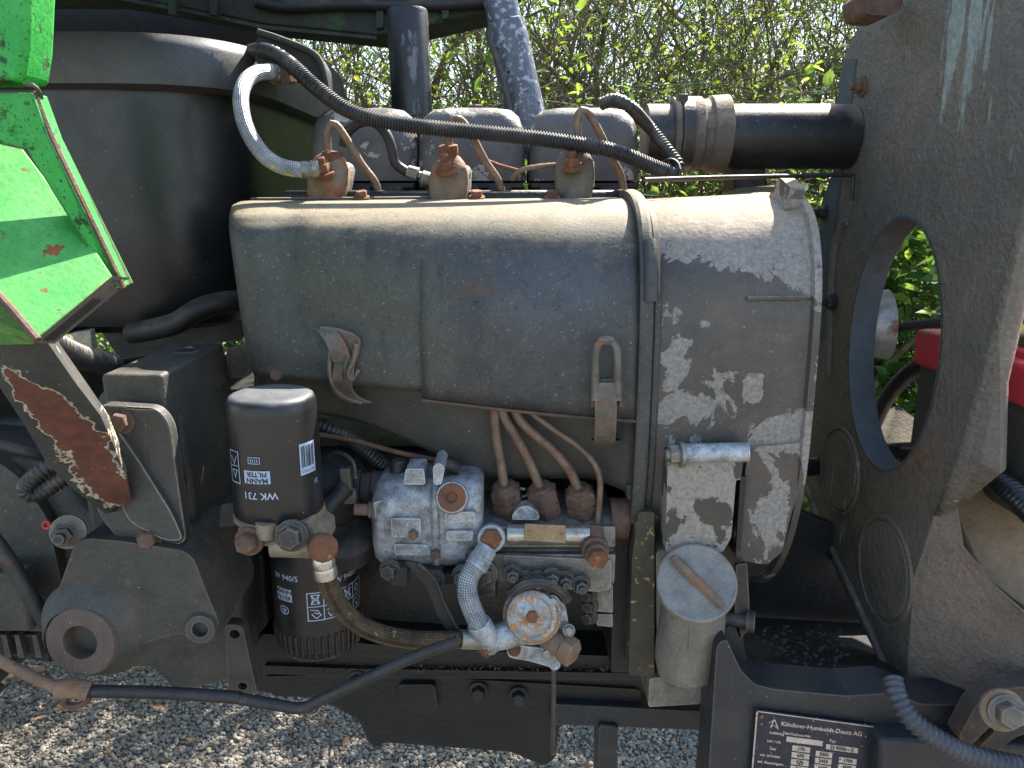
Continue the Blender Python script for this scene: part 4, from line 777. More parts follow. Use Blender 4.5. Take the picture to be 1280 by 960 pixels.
# injection pump
ip_ = obj('injection_pump', (lambda pf: loft([[V((x_, y_, z_)) for y_, z_ in pf] for x_ in (P(601, 680, .72).x, P(768, 680, .72).x)]))([(.80, Z(612, .80)), (.745, Z(640, .745)), (.728, Z(655, .728)), (.714, Z(658, .714)), (.712, Z(684, .712)), (.722, Z(686, .722)), (.722, Z(689, .722)), (.708, Z(693, .708)), (.708, Z(728, .708)), (.73, Z(734, .73)), (.80, Z(734, .80))]), ALU_DULL, en, 'grey aluminium injection pump', smooth=30, bevel=.002)
gov = []
gx = lambda px: P(px, 640, .72).x
for px, cpy, w_, h_, r_ in ((466, 648, .05, .060, .018), (469, 647, .066, .078, .024), (476, 645, .078, .088, .026), (490, 644, .084, .092, .024), (541, 643, .086, .093, .022), (545, 643, .092, .099, .022), (550, 643, .092, .099, .022), (553, 643, .086, .093, .022), (590, 642, .084, .090, .022), (600, 641, .078, .084, .022), (604, 641, .07, .076, .02)):
    cz = Z(cpy, .735); gov.append([V((gx(px), .738 + y_, cz + z_)) for y_, z_ in rrect(w_, h_, r_, 5)])
gv = obj('governor_housing', loft(gov), CAST_ALU, ip_, 'bright cast governor housing', smooth=45, bevel=.001)
def pad(pts, Y, th, m=CAST_ALU, name='casting_pad', par=gv): return obj(name, plate(pts, Y, th, .003), m, par, bevel=.003, segs=3)
pad([(507, 586), (530, 586), (532, 606), (504, 606)], .70, .03)
pad([(541, 583), (549, 578), (556, 584), (552, 606), (542, 606)], .692, .04)
pad([(488, 648), (526, 648), (526, 670), (490, 672)], .690, .02); pad([(492, 680), (534, 681), (540, 694), (494, 694)], .692, .02)
pad([(556, 640), (594, 640), (594, 652), (556, 654)], .689, .015); pad([(558, 664), (592, 664), (590, 676), (558, 676)], .689, .015)
pad([(466, 628), (484, 624), (486, 646), (470, 648)], .70, .03)
pc = P(565, 622, .690); pdv = ring_dir(pc, (0, -1, .5), .6); u = mpp(pc)
obj('plug_seat', lathe(pc, pdv, [(-.012, 22 * u), (.001, 20.5 * u), (.003, 19 * u)], 30), CAST_ALU, gv)
obj('rusty_plug', lathe(pc + pdv * .003, pdv, [(0, 17.5 * u), (.003, 17.5 * u), (.004, 16.5 * u), (.004, 7.5 * u), (.0012, 6.5 * u), (.001, .0002)], 30, caps=False), RUST, gv, smooth=30)
obj('stop_stud', lathe(P(466, 637, .715), (-1, -.12, .06), [(-.01, .008), (.004, .008), (.005, .0058), (.018, .0058), (.019, .004)], 18), RUST_TAN, gv)
obj('breather', lathe(P(497, 598, .74), (.1, 0, 1), [(0, .008), (.016, .009), (.02, .006)], 14), DKMETAL, gv)
for q in ((517, 668), (545, 692), (590, 690)): bolt(gv, P(q[0], q[1], .6895), (0, -1, .2), .005, .005, RUST_DARK, washer=False)
obj('return_elbow', tube([P(548, 588, .72), P(556, 580, .72), P(572, 586, .73)], .007, 10), DKMETAL, gv)
# delivery unions and lines
for (bx_, by_), (tx_, ty_), ln in (((637, 640), (630, 604), [(630, 608, .738), (626, 580, .738), (620, 545, .735), (617, 505, .735)]),
                                  ((684, 642), (675, 606), [(675, 610, .738), (662, 578, .738), (644, 545, .736), (630, 520, .735), (626, 500, .735)]),
                                  ((729, 645), (723, 608), [(723, 612, .738), (712, 588, .738), (690, 562, .737), (664, 540, .736), (648, 522, .735), (640, 500, .735)])):
    a, b = P(bx_, by_, .748), P(tx_, ty_, .738); l = (b - a).length; dv = b - a
    un = obj('delivery_union', merge(lathe(a, dv, [(-.012, .0165), (0, .0165), (l * .1, .0178), (l * .40, .0178), (l * .44, .015)], 6), lathe(a, dv, [(l * .36, .0142), (l * .5, .0142)], 18), lathe(a, dv, [(l * .46, .015), (l * .50, .0168), (l * .80, .0168), (l * .88, .0135)], 6), lathe(a, dv, [(l * .8, .0130), (l * .98, .0105), (l, .005)], 18)), RUST_DARK, ip_, smooth=30)
    obj('delivery_pipe', tube([P(*p_) for p_ in ln], .0049, 12, .005), PIPE, ip_)
obj('return_pipe', tube([P(746, 662, .728), P(749, 630, .732), P(750, 600, .735), P(742, 578, .736), P(720, 556, .736), P(690, 535, .736), P(664, 515, .735), P(656, 500, .735)], .0032, 12, .005), PIPE, ip_)
obj('fuel_gallery', xlathe(634, 738, 668, .716, [(0, .0105), (1, .0105)], 20), SHINY, ip_)
obj('type_plate', plate([(656, 655), (707, 657), (707, 679), (655, 676)], .7035, .002), BRASS, ip_, bevel=.0004)
for x_ in (661, 702): obj('plate_pin', lathe(P(x_, 664 if x_ < 700 else 668, .7032), (0, -1, 0), [(0, .0016), (.0008, .0012)], 8), STEEL, ip_)
obj('clamp_lug', plate([(640, 645), (648, 634), (662, 632), (674, 642), (674, 650), (640, 650)], .722, .016, .004), CAST_ALU, ip_, bevel=.003)
obj('clip_ring', tube([P(652 + 9 * math.cos(t), 616 + 5 * math.sin(t), .75) for t in [i * math.pi / 6 for i in range(11)]], .0018, 6, .002), STEEL, ip_)
for c_ in ((660, 704), (702, 704)): pass
obj('side_cover', plate([(628, 694), (764, 700), (764, 736), (748, 740), (640, 730)], .704, .006, .004), ALU_DULL, ip_, bevel=.002)
bj = P(614, 673, .690); bd = ring_dir(bj, (0, -1, .1), .7); u = mpp(bj)
obj('banjo_fitting', lathe(bj, bd, [(-.02, 17 * u), (0, 18 * u), (.002, 16 * u)], 28), CAST_ALU, ip_)
obj('banjo_bolt', lathe(bj + bd * .001, bd, [(0, 14 * u), (.006, 14 * u), (.0075, 12 * u)], 6), RUST, ip_, smooth=25)
b2 = P(745, 690, .695); obj('overflow_union', merge(lathe(P(745, 664, .712), P(745, 688, .700) - P(745, 664, .712), [(-.004, .0075), (.008, .0078), (.009, .010), (.02, .011)], 14), lathe(b2, ring_dir(b2, (.1, -1, -.3), .4), [(-.016, .0132), (-.003, .0138), (-.002, .0108), (.006, .0108), (.007, .009)], 20)), RUST_DARK, ip_, smooth=30)
obj('overflow_bolt', lathe(P(747, 697, .684), ring_dir(b2, (.1, -1, -.3), .4), [(0, .0100), (.005, .0100), (.006, .0085)], 6), RUST, ip_, smooth=25)
# control shaft, levers and small bolts under the pump
cl_ = obj('control_linkage', merge(box(P(520, 712, .70), (.055, .03, .014)), box(P(500, 716, .69), (.018, .02, .02)), box(P(560, 716, .71), (.05, .03, .012)), box(P(590, 706, .70), (.012, .02, .03))), LEVER, en, bevel=.002)
for q, r_ in (((488, 712), .008), ((580, 720), .009), ((606, 716), .010), ((545, 724), .007)): bolt(cl_, P(q[0], q[1], .684), (-.2, -1, .1), r_, .008, DKMETAL)
obj('tappet_cover', xlathe(592, 622, 728, .70, [(0, .010), (.1, .015), (.9, .015), (1, .010)], 18), DKMETAL, cl_)
obj('control_lever', plate([(506, 702), (522, 704), (544, 726), (556, 756), (580, 800), (570, 806), (548, 772), (534, 736)], .665, .004, .002), LEVER, en, bevel=.001)
obj('lever_edge', tube([P(522, 704, .663), P(544, 726, .663), P(557, 757, .663), P(580, 801, .663)], .0022, 8), LEVER, cl_)
for q in ((640, 716), (672, 724), (706, 724), (726, 730), (655, 724), (690, 720)):
    bolt(cl_, P(q[0], q[1], .692), ring_dir(P(q[0], q[1], .69), (.1, -1, -.2), .3), .0072, .008, DKMETAL, stud=.005)
obj('flange_strap', tube([P(640, 742, .685), P(656, 730, .68), P(680, 728, .68), P(700, 738, .682), P(708, 748, .688)], .006, 8), DKMETAL, cl_)
bs_ = obj('block_pad', plate([(744, 730), (766, 730), (766, 766), (744, 764)], .72, .05, .002), ALU_DULL, en, bevel=.003)
obj('pad_foot', plate([(745, 768), (766, 768), (766, 784), (746, 782)], .722, .05, .002), ALU_DULL, bs_, bevel=.002)
for q in ((736, 742), (738, 756), (737, 770)): bolt(bs_, P(q[0], q[1], .715), (-.6, -1, 0), .0065, .007, DKMETAL)
# lift pump
lc = P(665, 770, .672); ld = ring_dir(lc, (-.05, -1, .15), .6); u = mpp(lc); le, lu = basis(ld)
lf = obj('lift_pump', lathe(lc, ld, [(-.045, 22 * u), (-.03, 26 * u), (-.022, 38 * u), (-.008, 37 * u), (-.006, 34 * u), (-.001, 33 * u), (.002, 31 * u), (.0035, 26 * u), (.002, 23 * u), (.003, 14 * u), (.004, .0006)], 44, caps=False), ALU_RUSTY, en, 'cast lift pump with rust flecked round cover', smooth=40)
obj('centre_screw', lathe(lc + ld * .003, ld, [(0, 8 * u), (.004, 8 * u), (.005, 6.5 * u)], 6), RUST, lf, smooth=20)
obj('pump_flange', plate([(632, 808), (640, 806), (694, 812), (704, 818), (700, 828), (688, 834), (660, 826), (636, 822)], .682, .02, .004), CAST_ALU, lf, bevel=.003)
obj('pump_shoulder', plate([(692, 744), (706, 756), (712, 786), (706, 806), (690, 812), (684, 750)], .69, .03, .006), CAST_ALU, lf, bevel=.005)
for q in ((691, 752), (711, 788), (643, 812), (683, 817)): bolt(lf, P(q[0], q[1], .679), ld, .0048, .004, STEEL if q[0] > 650 else RUST, washer=True)
obj('flange_lug', lathe(P(693, 829, .685), ld, [(-.012, .0062), (.002, .0064), (.003, .0055)], 18), CAST_ALU, lf)
a, b = P(690, 800, .685), P(718, 818, .668); l = (b - a).length; obj('outlet_elbow', merge(lathe(a, b - a, [(-.006, .012), (l * .5, .0118), (l * .55, .0135)], 20), lathe(a, b - a, [(l * .52, .0135), (l * .58, .0145), (l * .95, .0142), (l, .012)], 6)), RUST_TAN, lf, smooth=30)
a, b = P(642, 790, .68), P(612, 800, .672); l = (b - a).length; obj('inlet_elbow', lathe(a, b - a, [(-.01, .015), (l * .4, .0135), (l * .8, .0125), (l, .0145), (l + .006, .0135), (l + .008, .008)], 24), CAST_ALU, lf)
a = P(606, 806, .668); obj('inlet_bolt', lathe(a, V((-.75, -.45, -.45)), [(-.004, .0115), (.006, .0115), (.008, .009)], 6), RUST, lf, smooth=25)

# ================================================================== FILTERS
def can(name, label, cat, c, r, z0, z1, prof, m, group=None, sm=40):
    o = thing(name, label, cat, (c[0], c[1], z0)); return o
fz0, fz1 = Z(655, .62), Z(490, .655)
fc = V((P(345, 575, .655).x, .655, 0)); fr = 55 * mpp(P(345, 575, .655))
tilt = V((-.0, 0, 1)).normalized()
ff_ = thing('fuel_filter', 'upturned black fuel filter can with pale upside down print and barcode', 'fuel filter', (fc.x, fc.y, fz0))
H = fz1 - fz0
obj('can', lathe((fc.x, fc.y, fz0), tilt, [(0, fr * .97), (.002, fr), (.012, fr), (H - .014, fr * .985), (H - .006, fr * .955), (H - .002, fr * .90), (H - .0004, fr * .8), (H - .001, fr * .5), (H - .001, .0008)], 64, caps=False), FILTER, ff_, smooth=40)
obj('can_rim', lathe((fc.x, fc.y, fz0), tilt, [(-.006, fr * .96), (-.005, fr * 1.02), (-.001, fr * 1.02), (0, fr * .99)], 56), RUST_TAN, ff_)
def cyl_place(c, r, ang0, zmid, flip=1, h=.0004):
    base = math.atan2(-c[1], -c[0])   # towards the camera
    def f(x, y):
        a = base + ang0 + flip * x / r
        return V((c[0] + math.cos(a) * (r + h), c[1] + math.sin(a) * (r + h), zmid + flip * y))
    return f
def ang_at(px, c, r):   # angle round the can at which it shows at this column
    base = math.atan2(-c[1], -c[0]); best = None
    for k in range(-90, 91):
        a = base + R(k); p = V((c[0] + math.cos(a) * r, c[1] + math.sin(a) * r)); d_ = p.y
        x = 640 + FPX * p.x / (p.y / 1.0)
        e = abs(x - px)
        if best is None or e < best[0]: best = (e, R(k))
    return best[1]
def zat(py, px, c, r, a):
    base = math.atan2(-c[1], -c[0]) + a; y = c[1] + math.sin(base) * r; return Z(py, y)
def print_on(parent, c, r, items, flip):
    lay = {'pale_print': [], 'dark_print': []}
    for it in items:
        kind, px, py = it[0], it[1], it[2]; d_ = mpp(V((c[0], c[1] - r, Z(py, c[1] - r))))
        a = it[-1] if isinstance(it[-1], float) and kind == 'ta' else ang_at_px(px, py, c, r); zz = zat(py, px, c, r, a)
        pl = cyl_place(c, r, a, zz, flip); pl2 = cyl_place(c, r, a, zz, flip, .0008)
        if kind == 't': lay['pale_print'].append(text_geo(it[3], it[4] * d_, pl, .0001))
        if kind == 'box':
            w_, h_ = it[3] * d_, it[4] * d_; lay['pale_print'].append(quad_geo(-w_ / 2, -h_ / 2, w_ / 2, h_ / 2, pl, 12))
            for s_, sz, oy in it[5]: lay['dark_print'].append(text_geo(s_, sz * d_, lambda x, y, oy=oy: pl2(x, y + oy * d_), .00012))
        if kind == 'bar':
            w_, h_ = it[3] * d_, it[4] * d_; lay['pale_print'].append(quad_geo(-w_ / 2, -h_ / 2, w_ / 2, h_ / 2, pl, 12)); x = -w_ * .38; k = 0
            while x < w_ * .40:
                b_ = (.6, 1.4, .5, .9, 2.0, .5, 1.1)[k % 7] * d_; lay['dark_print'].append(quad_geo(x, -h_ * .42, min(x + b_, w_ * .42), h_ * .26, pl2, 1)); x += b_ + (.7, 1.0, 1.4, .6, .8)[k % 5] * d_; k += 1
            for j in range(7): lay['dark_print'].append(text_geo('0417325'[j], 5 * d_, lambda x, y, j=j: pl2(x + (j - 3) * 3.4 * d_, y + h_ * .38), 0))
        if kind == 'line':
            for pts in it[3]: lay['pale_print'].append(line_geo([(x * d_, y * d_) for x, y in pts], it[4] * d_, pl))
        for nm, gs in lay.items():
            if gs: obj('can_lettering' if nm == 'pale_print' else 'dark_lettering', merge(*gs), PRINT if nm == 'pale_print' else PRINT_DK, parent, smooth=0)
            lay[nm] = []
def ang_at_px(px, py, c, r):
    base = math.atan2(-c[1], -c[0]); best = (9e9, 0)
    for k in range(-100, 101):
        a = base + R(k); p = V((c[0] + math.cos(a) * r, c[1] + math.sin(a) * r, 0)); p.z = Z(py, p.y)
        if (p - V((c[0], c[1], p.z))).dot(O - p) < 0: continue
        x = 640 + FPX * p.x / ((p - O).dot(V((0, CP, -SP)))); e = abs(x - px)
        if e < best[0]: best = (e, R(k))
    return best[1]
sq = lambda w_, h_: [(-w_, -h_), (w_, -h_), (w_, h_), (-w_, h_), (-w_, -h_)]
print_on(ff_, fc, fr, [('t', 325, 620, 'WK 731', 13), ('box', 321, 597, 34, 17, [('MANN', 9.5, 4.2), ('FILTER', 9.0, -4.2)]), ('line', 317, 576, [sq(7.5, 4)], .8), ('t', 317, 576, '1112', 5.5),
    ('line', 294, 583, [sq(9, 21), [(-5, -14), (0, -4), (5, -14)], [(-5, 4), (5, 4), (0, 14), (-5, 4)], [(-6, -2), (6, -1)]], 1.1), ('t', 394, 600, '21', 8)], -1)
print_on(ff_, fc, fr, [('bar', 385, 572, 26, 42)], -1)
# filter head with bolts and banjo
hd = obj('filter_head', merge(plate([(296, 660), (318, 656), (330, 655), (352, 655), (388, 652), (392, 668), (402, 672), (404, 694), (342, 692), (340, 684), (306, 678)], .622, .05, .004)), mat('filter_head_alu', C(150, 140, 120), C(122, 112, 96), 50, .5, .3, .45, 400, [dict(c=C(70, 62, 52), s=50, t=.62, w=.12, a=.7), dict(c=C(140, 92, 58), s=60, t=.68, w=.08, a=.7)]), ff_, bevel=.003, segs=3)
obj('head_disc', lathe((fc.x, fc.y, fz0 - .02), tilt, [(0, fr * .8), (.012, fr * .92), (.0145, fr * .95)], 40), hd.data.materials[0], ff_)
obj('head_boss', xlathe(340, 404, 682, .625, [(0, .010), (1, .0115)], 20), hd.data.materials[0], hd)
obj('head_barrel', lathe(P(333, 652, .618), P(333, 676, .618) - P(333, 652, .618), [(0, .009), (.014, .0085), (.016, .006)], 16), hd.data.materials[0], hd)
bolt(hd, P(312, 676, .616), (-.1, -1, .1), .0095, .010, RUST_DARK, spin=.2); bolt(hd, P(365, 669, .614), (.05, -1, .15), .0105, .010, DKMETAL, spin=.1)
bn = P(403, 684, .612); bdv = V((.45, -.85, .25)).normalized(); obj('banjo_bolt', lathe(bn, bdv, [(-.016, .011), (-.004, .0115), (-.003, .0125), (.006, .0125), (.0085, .0105)], 14), RUST, hd, smooth=30)
obj('head_bracket', plate([(276, 630), (300, 628), (300, 656), (274, 660)], .66, .03, .003), BLACK, hd, bevel=.003)
# oil filter
oc = V((P(397, 745, .775).x, .775, 0)); orr = 53 * mpp(P(397, 745, .775)); oz0, oz1 = Z(824, .742), Z(650, .77)
of = thing('oil_filter', 'black oil filter can with knurled base, pale print and pictograms', 'oil filter', (oc.x, oc.y, oz0)); H = oz1 - oz0
obj('can', lathe((oc.x, oc.y, oz0), tilt, [(0, .001), (0, orr * .80), (.003, orr * .90), (.010, orr * .97), (.02, orr * .985), (.036, orr), (H, orr)], 64, caps=False), FILTER, of, smooth=40)
for k in range(40):
    a_ = 2 * math.pi * k / 40
    if math.sin(a_) > .35: continue
    dr = V((math.cos(a_), math.sin(a_), 0))
    obj('grip_flute', tube([V((oc.x, oc.y, oz0 + .007)) + dr * orr * .945, V((oc.x, oc.y, oz0 + .016)) + dr * orr * .978, V((oc.x, oc.y, oz0 + .034)) + dr * orr * .992], .0022, 6, .007), FILTER, of)
obj('can_ridge', lathe((oc.x, oc.y, oz0 + .0155), tilt, [(-.001, orr * .985), (0, orr * 1.0), (.001, orr * .985)], 56, caps=False), FILTER, of)
pic = [sq(20, 19), [(0, -19), (0, 19)], [(-20, 0), (20, 0)], [(-15, 16), (-5, 16), (-7, 10), (-5, 4), (-15, 4), (-13, 10), (-15, 16)], [(-14, 15), (-6, 5)], [(-6, 15), (-14, 5)], [(-16, -4), (-8, -5), (-4, -12), (-10, -16), (-15, -10)], [(-12, -8), (-7, -10)], [(4, -6), (12, -4), (16, -10), (8, -16), (5, -10)], [(8, 15), (13, 10), (8, 4), (4, 10), (8, 15)]]
print_on(of, oc, orr, [('t', 356, 722, 'W 940/5', 10.5), ('box', 355, 743, 25, 17, [('MANN', 8.6, 4.2), ('FILTER', 7.8, -4.2)]), ('line', 356, 762, [[(7 * math.cos(t), 5.5 * math.sin(t)) for t in [k * math.pi / 8 for k in range(17)]], [(-4, 1), (4, 1)], [(-3, -2), (3, -2)], [(0, 3), (0, -4)]], 1.1),
    ('line', 405, 757, pic, 1.2), ('t', 433, 720, 'W 940/5', 10.5), ('line', 441, 745, pic, 1.1)], 1)
obj('filter_base', lathe((oc.x, oc.y + .012, oz1 - .002), tilt, [(0, orr * 1.04), (.008, orr * 1.04), (.012, orr * .98), (.05, orr * .9), (.054, orr * .7)], 40), BLACK, of)
obj('head_housing', lathe((oc.x + .02, oc.y - .01, oz1 + .03), (.35, -.3, .8), [(0, .040), (.03, .038), (.045, .026), (.05, .005)], 30), BLACK, of)
obj('head_cap', lathe(P(432, 668, .74), (.15, -.45, .85), [(-.02, .032), (0, .030), (.003, .026), (.0035, .001)], 30), RUBBER, of)
obj('bail_wire', tube([P(396, 580, .75), P(420, 566, .73), P(440, 576, .72), P(444, 598, .715)], .0022, 8), DKMETAL, of)
hj = obj('hose_stub', xlathe(440, 482, 610, .75, [(0, .017), (.1, .019), (.3, .019), (.34, .016), (.6, .016), (.64, .018), (1, .018)], 20), RUBBER, of)
obj('drain_clip', merge(box(P(433, 602, .722), (.010, .01, .03)), box(P(438, 620, .722), (.012, .01, .014))), LATCH, of, bevel=.001)
obj('bleed_hose', tube([P(398, 668, .70), P(402, 645, .70), P(420, 622, .71), P(434, 608, .715)], .009, 12), RUBBER, of)

# ================================================================== HOSES AND CABLES (each hangs by itself)
def single(name, g, m, label, cat, group=None, smooth=60):
    o = obj(name, g, m, smooth=smooth); return tag(o, label, cat, group)
def hosething(name, label, pts, r, m, ends, loc=None):
    t = thing(name, label, 'hose', P(*pts[0]), 'braided fuel hoses'); obj('braided_sleeve', tube([P(*p) for p in pts], r, 16, .005), m, t, smooth=60)
    for (a, b, prof, mm) in ends:
        a, b = P(*a), P(*b); l = (b - a).length; obj('ferrule', lathe(a, b - a, [(f * l, q) for f, q in prof], 20), mm, t, smooth=30)
    return t
fer = [(0, .0082), (.1, .0092), (.4, .0092), (.45, .0084), (.55, .0084), (.6, .0092), (.9, .0092), (1, .008)]
bh = hosething('braided_fuel_hose', 'bright braided hose arching from the tank rim to the first injector', [(338, 90, 0.895), (320, 92, 0.880), (306, 104, 0.865), (301, 126, 0.850), (308, 160, 0.840), (328, 192, 0.835), (352, 208, 0.835), (380, 213, 0.840)], .0082, BRAID, [((376, 213, 0.839), (398, 211, 0.845), fer, STEEL), ((334, 90, 0.893), (348, 92, 0.910), fer, STEEL)])
obj('banjo_bolt', lathe(P(352, 94, 0.912), V((1, -.5, .02)), [(-.01, .0085), (.004, .0085), (.005, .0115), (.014, .0115), (.017, .009)], 6), RUST_DARK, bh, smooth=25)
obj('banjo_eye', lathe(P(345, 93, 0.922), V((.2, -1, .1)), [(-.01, .010), (.01, .010)], 16), RUST_TAN, bh)
hosething('braided_fuel_hose', 'bright braided hose dropping from the injection pump to the lift pump', [(604, 694, .678), (596, 706, .672), (586, 722, .666), (584, 742, .662), (592, 766, .660), (603, 788, .662)], .0098, BRAID, [((610, 684, .682), (594, 710, .671), [(0, .009), (.1, .0102), (.45, .0104), (.5, .0112), (.95, .0112), (1, .0098)], CAST_ALU), ((598, 778, .660), (610, 802, .664), [(0, .0112), (.15, .0122), (.8, .0118), (1, .010)], CAST_ALU)])
hosething('braided_fuel_hose', 'dirty braided hose sagging from the fuel filter towards the lift pump', [(406, 712, .612), (412, 735, .615), (428, 762, .622), (452, 782, .63), (482, 794, .638), (520, 800, .645), (560, 800, .652), (592, 799, .66)], .0086, BRAID_OLD, [((403, 694, .612), (408, 722, .613), [(0, .0078), (.15, .0098), (.4, .0100), (.5, .0094), (.6, .0102), (.95, .0102), (1, .0088)], SHINY), ((575, 799, .655), (602, 800, .662), [(0, .0092), (1, .0092)], STEEL)])
single('corrugated_conduit', conduit([P(296, 72, 1.05), P(316, 64, .985), P(334, 64, .93), P(360, 78, 0.900), (P(398, 112, 0.880)), P(440, 140, 0.870), P(500, 155, 0.865), P(580, 164, 0.862), P(660, 172, 0.862), P(720, 180, 0.865), P(770, 190, 0.870), P(815, 208, 0.880), P(840, 218, 0.890)], .0078, .0032), CONDUIT, 'dusty corrugated conduit running across the rocker covers', 'conduit', 'corrugated conduits')
single('corrugated_conduit', conduit([P(752, 130, .90), P(768, 125, .89), P(788, 134, .88), P(812, 160, 0.920), P(836, 190, 0.905), P(848, 208, 0.895), P(840, 222, 0.890)], .0066), CONDUIT, 'short corrugated conduit looping down behind the third rocker cover', 'conduit', 'corrugated conduits')
tie = obj('cable_tie', tube([P(838 + 12 * math.cos(t), 212 + 13 * math.sin(t), .878 + .018 * math.sin(t * .5)) for t in [i * math.pi / 5 for i in range(11)]], .0016, 6, .003), RUBBER); tag(tie, 'black cable tie binding conduits beside the rubber sleeve', 'cable tie')
single('throttle_rod', tube([P(806, 225, .835), P(900, 222, .88), P(1000, 220, .93), P(1062, 219, .955), P(1066, 226, .955), P(1064, 252, .955)], .0026, 8, .004), DKMETAL, 'thin dark rod running under the intake pipe to the panel', 'rod')
single('leak_off_hose', tube([P(430, 182, 0.925), P(434, 166, 0.920), P(448, 154, 0.915), P(466, 152, 0.910), P(482, 166, 0.905), P(490, 186, 0.905), P(494, 204, 0.907), P(510, 216, 0.910)], .0058, 12), RUBBER, 'short black hose arching over the first rocker cover', 'hose')
single('corrugated_conduit', conduit([P(380, 528, .79), P(400, 532, .765), P(430, 545, .76), P(462, 568, .765), P(498, 602, .785)], .0078), CONDUIT, 'corrugated conduit behind the fuel filter dipping to the pump', 'conduit', 'corrugated conduits')
single('thin_fuel_pipe', tube([P(392, 542, .752), P(440, 550, .748), P(500, 566, .75), P(560, 578, .755), P(592, 586, .76)], .0028, 8), RUST_DARK, 'thin rusty pipe under the cowl edge above the injection pump', 'pipe')
single('corrugated_conduit', conduit([P(50, 418, .62), P(70, 432, .64), P(100, 446, .68), P(140, 456, .74)], .0105, .0062), CONDUIT, 'thick corrugated conduit tucked under the green cab corner', 'conduit', 'corrugated conduits')
single('corrugated_conduit', conduit([P(92, 570, .68), P(70, 580, .66), P(46, 594, .65), P(32, 610, .65), P(44, 618, .652), P(66, 606, .655), P(94, 588, .665)], .0074), CONDUIT, 'corrugated conduit doubled back in a loop behind the channel arm', 'conduit', 'corrugated conduits')
single('heater_hose', tube([P(166, 416, .90), P(190, 412, .88), P(220, 404, .87), P(250, 386, .87), P(280, 378, .88), P(312, 376, .90)], .0125, 14), RUBBER, 'thick black hose running along below the tank', 'hose')
single('drain_pipe', tube([P(0, 556, .72), P(40, 566, .72), P(80, 572, .74)], .006, 8), RUBBER, 'black cable behind the channel arm beside the tyre', 'cable')
single('corrugated_conduit', conduit([P(1116, 850, .64), P(1122, 872, .625), P(1140, 900, .61), P(1172, 924, .60), P(1215, 944, .595), P(1300, 962, .59), P(1400, 975, .58)], .0088, .0056), mat('grey_conduit', C(56, 60, 68), C(74, 74, 76), 30, .5, 0, .1, 300, [DUST]), 'grey corrugated conduit curling past the pivot bracket to the front', 'conduit', 'corrugated conduits')
single('corrugated_conduit', conduit([PX(1092, 530, .52), PX(1108, 498, .52), PX(1130, 472, .52), PX(1160, 450, .52), PX(1190, 438, .53), PX(1220, 434, .55)], .0100, .006), CONDUIT_NEW, 'corrugated conduit rising steeply inside the panel opening', 'conduit', 'corrugated conduits')
single('corrugated_conduit', conduit([PX(985, 582, .34), PX(1010, 584, .40), PX(1060, 575, .47), PX(1100, 567, .475), PX(1150, 566, .48), PX(1200, 575, .482), PX(1238, 592, .485), PX(1290, 640, .485), PX(1360, 700, .485)], .0115, .006), CONDUIT_NEW, 'corrugated conduit lying level at the foot of the panel opening', 'conduit', 'corrugated conduits')
single('support_rod', tube([PX(1100, 412, .47), PX(1180, 402, .50), PX(1240, 396, .53)], .0062, 10), DKMETAL, 'black rod crossing the panel opening from the headlamp', 'rod')

# ================================================================== FRONT END BEYOND THE PANEL
lm = thing('headlamp', 'small rusty silver headlamp bowl seen through the panel opening', 'headlamp', PX(1098, 410, .47))
a = PX(1104, 406, .475); obj('lamp_bowl', lathe(a, (1, -.15, .05), [(-.05, .012), (-.045, .022), (-.03, .036), (-.012, .042), (0, .044), (.004, .045), (.005, .041), (0, .04), (-.03, .03)], 36, caps=False), LAMP, lm)
obj('lamp_lens', lathe(a, (1, -.15, .05), [(.001, .041), (.006, .03), (.008, .001)], 32, caps=False), SHINY, lm)
bt = thing('battery', 'dark battery with red lid straps and yellow taped terminal', 'battery', (.60, .84, .55))
q1, q2 = PX(1150, 440, .50), PX(1258, 440, .50)
by0, by1, bzt = .70, PX(1152, 420, .50).y, PX(1160, 440, .50).z
obj('case', box((.60, (by0 + by1) / 2, bzt - .065), (.20, by1 - by0, .13)), BATT, bt, bevel=.008, segs=3)
obj('lid', box((.60, (by0 + by1) / 2, bzt + .003), (.212, by1 - by0 + .012, .044)), REDP, bt, bevel=.006, segs=3)
for k in range(2): obj('lid_ridge', box((.60, L(by0, by1, .25 + .5 * k), bzt + .028), (.19, .05, .012)), REDP, bt, bevel=.004)
tq = V((.525, by0 + .055, bzt + .045)); obj('terminal', lathe(tq, (0, 0, 1), [(-.02, .011), (.008, .010), (.009, .008)], 18), RUST_DARK, bt)
obj('terminal_clamp', box(tq + V((.004, .012, -.006)), (.034, .05, .014)), LATCH, bt, bevel=.002)
obj('yellow_wrap', lathe(tq + V((-.002, .03, -.003)), (1, .2, .1), [(-.016, .010), (.02, .011)], 14), YELLOW, bt)
wd = obj('wooden_beam', ngon_prism([PX(1190, 636, .47), PX(1222, 588, .50), PX(1420, 720, .60), PX(1420, 850, .58), PX(1284, 760, .50), PX(1226, 720, .48)], (.0, .03, -.04)), WOOD, bevel=.003); tag(wd, 'pale weathered wooden beam lying beside the lower panel', 'beam')
b3 = obj('grey_board', ngon_prism([PX(1092, 520, .56), PX(1122, 506, .56), PX(1166, 540, .60), PX(1150, 580, .56), PX(1102, 574, .52)], (.01, .03, -.03)), BOARD, bevel=.002); tag(b3, 'grey weathered board seen through the panel opening', 'board')
ty = thing('tyre', 'worn dark tyre behind the channel arm', 'tyre', (-1.0, 1.2, .3))
obj('tyre_body', lathe((-1.35, 1.18, .62), (0, 1, 0), [(-.12, .40), (-.10, .50), (0, .535), (.10, .50), (.12, .40)], 64), TYRE, ty)
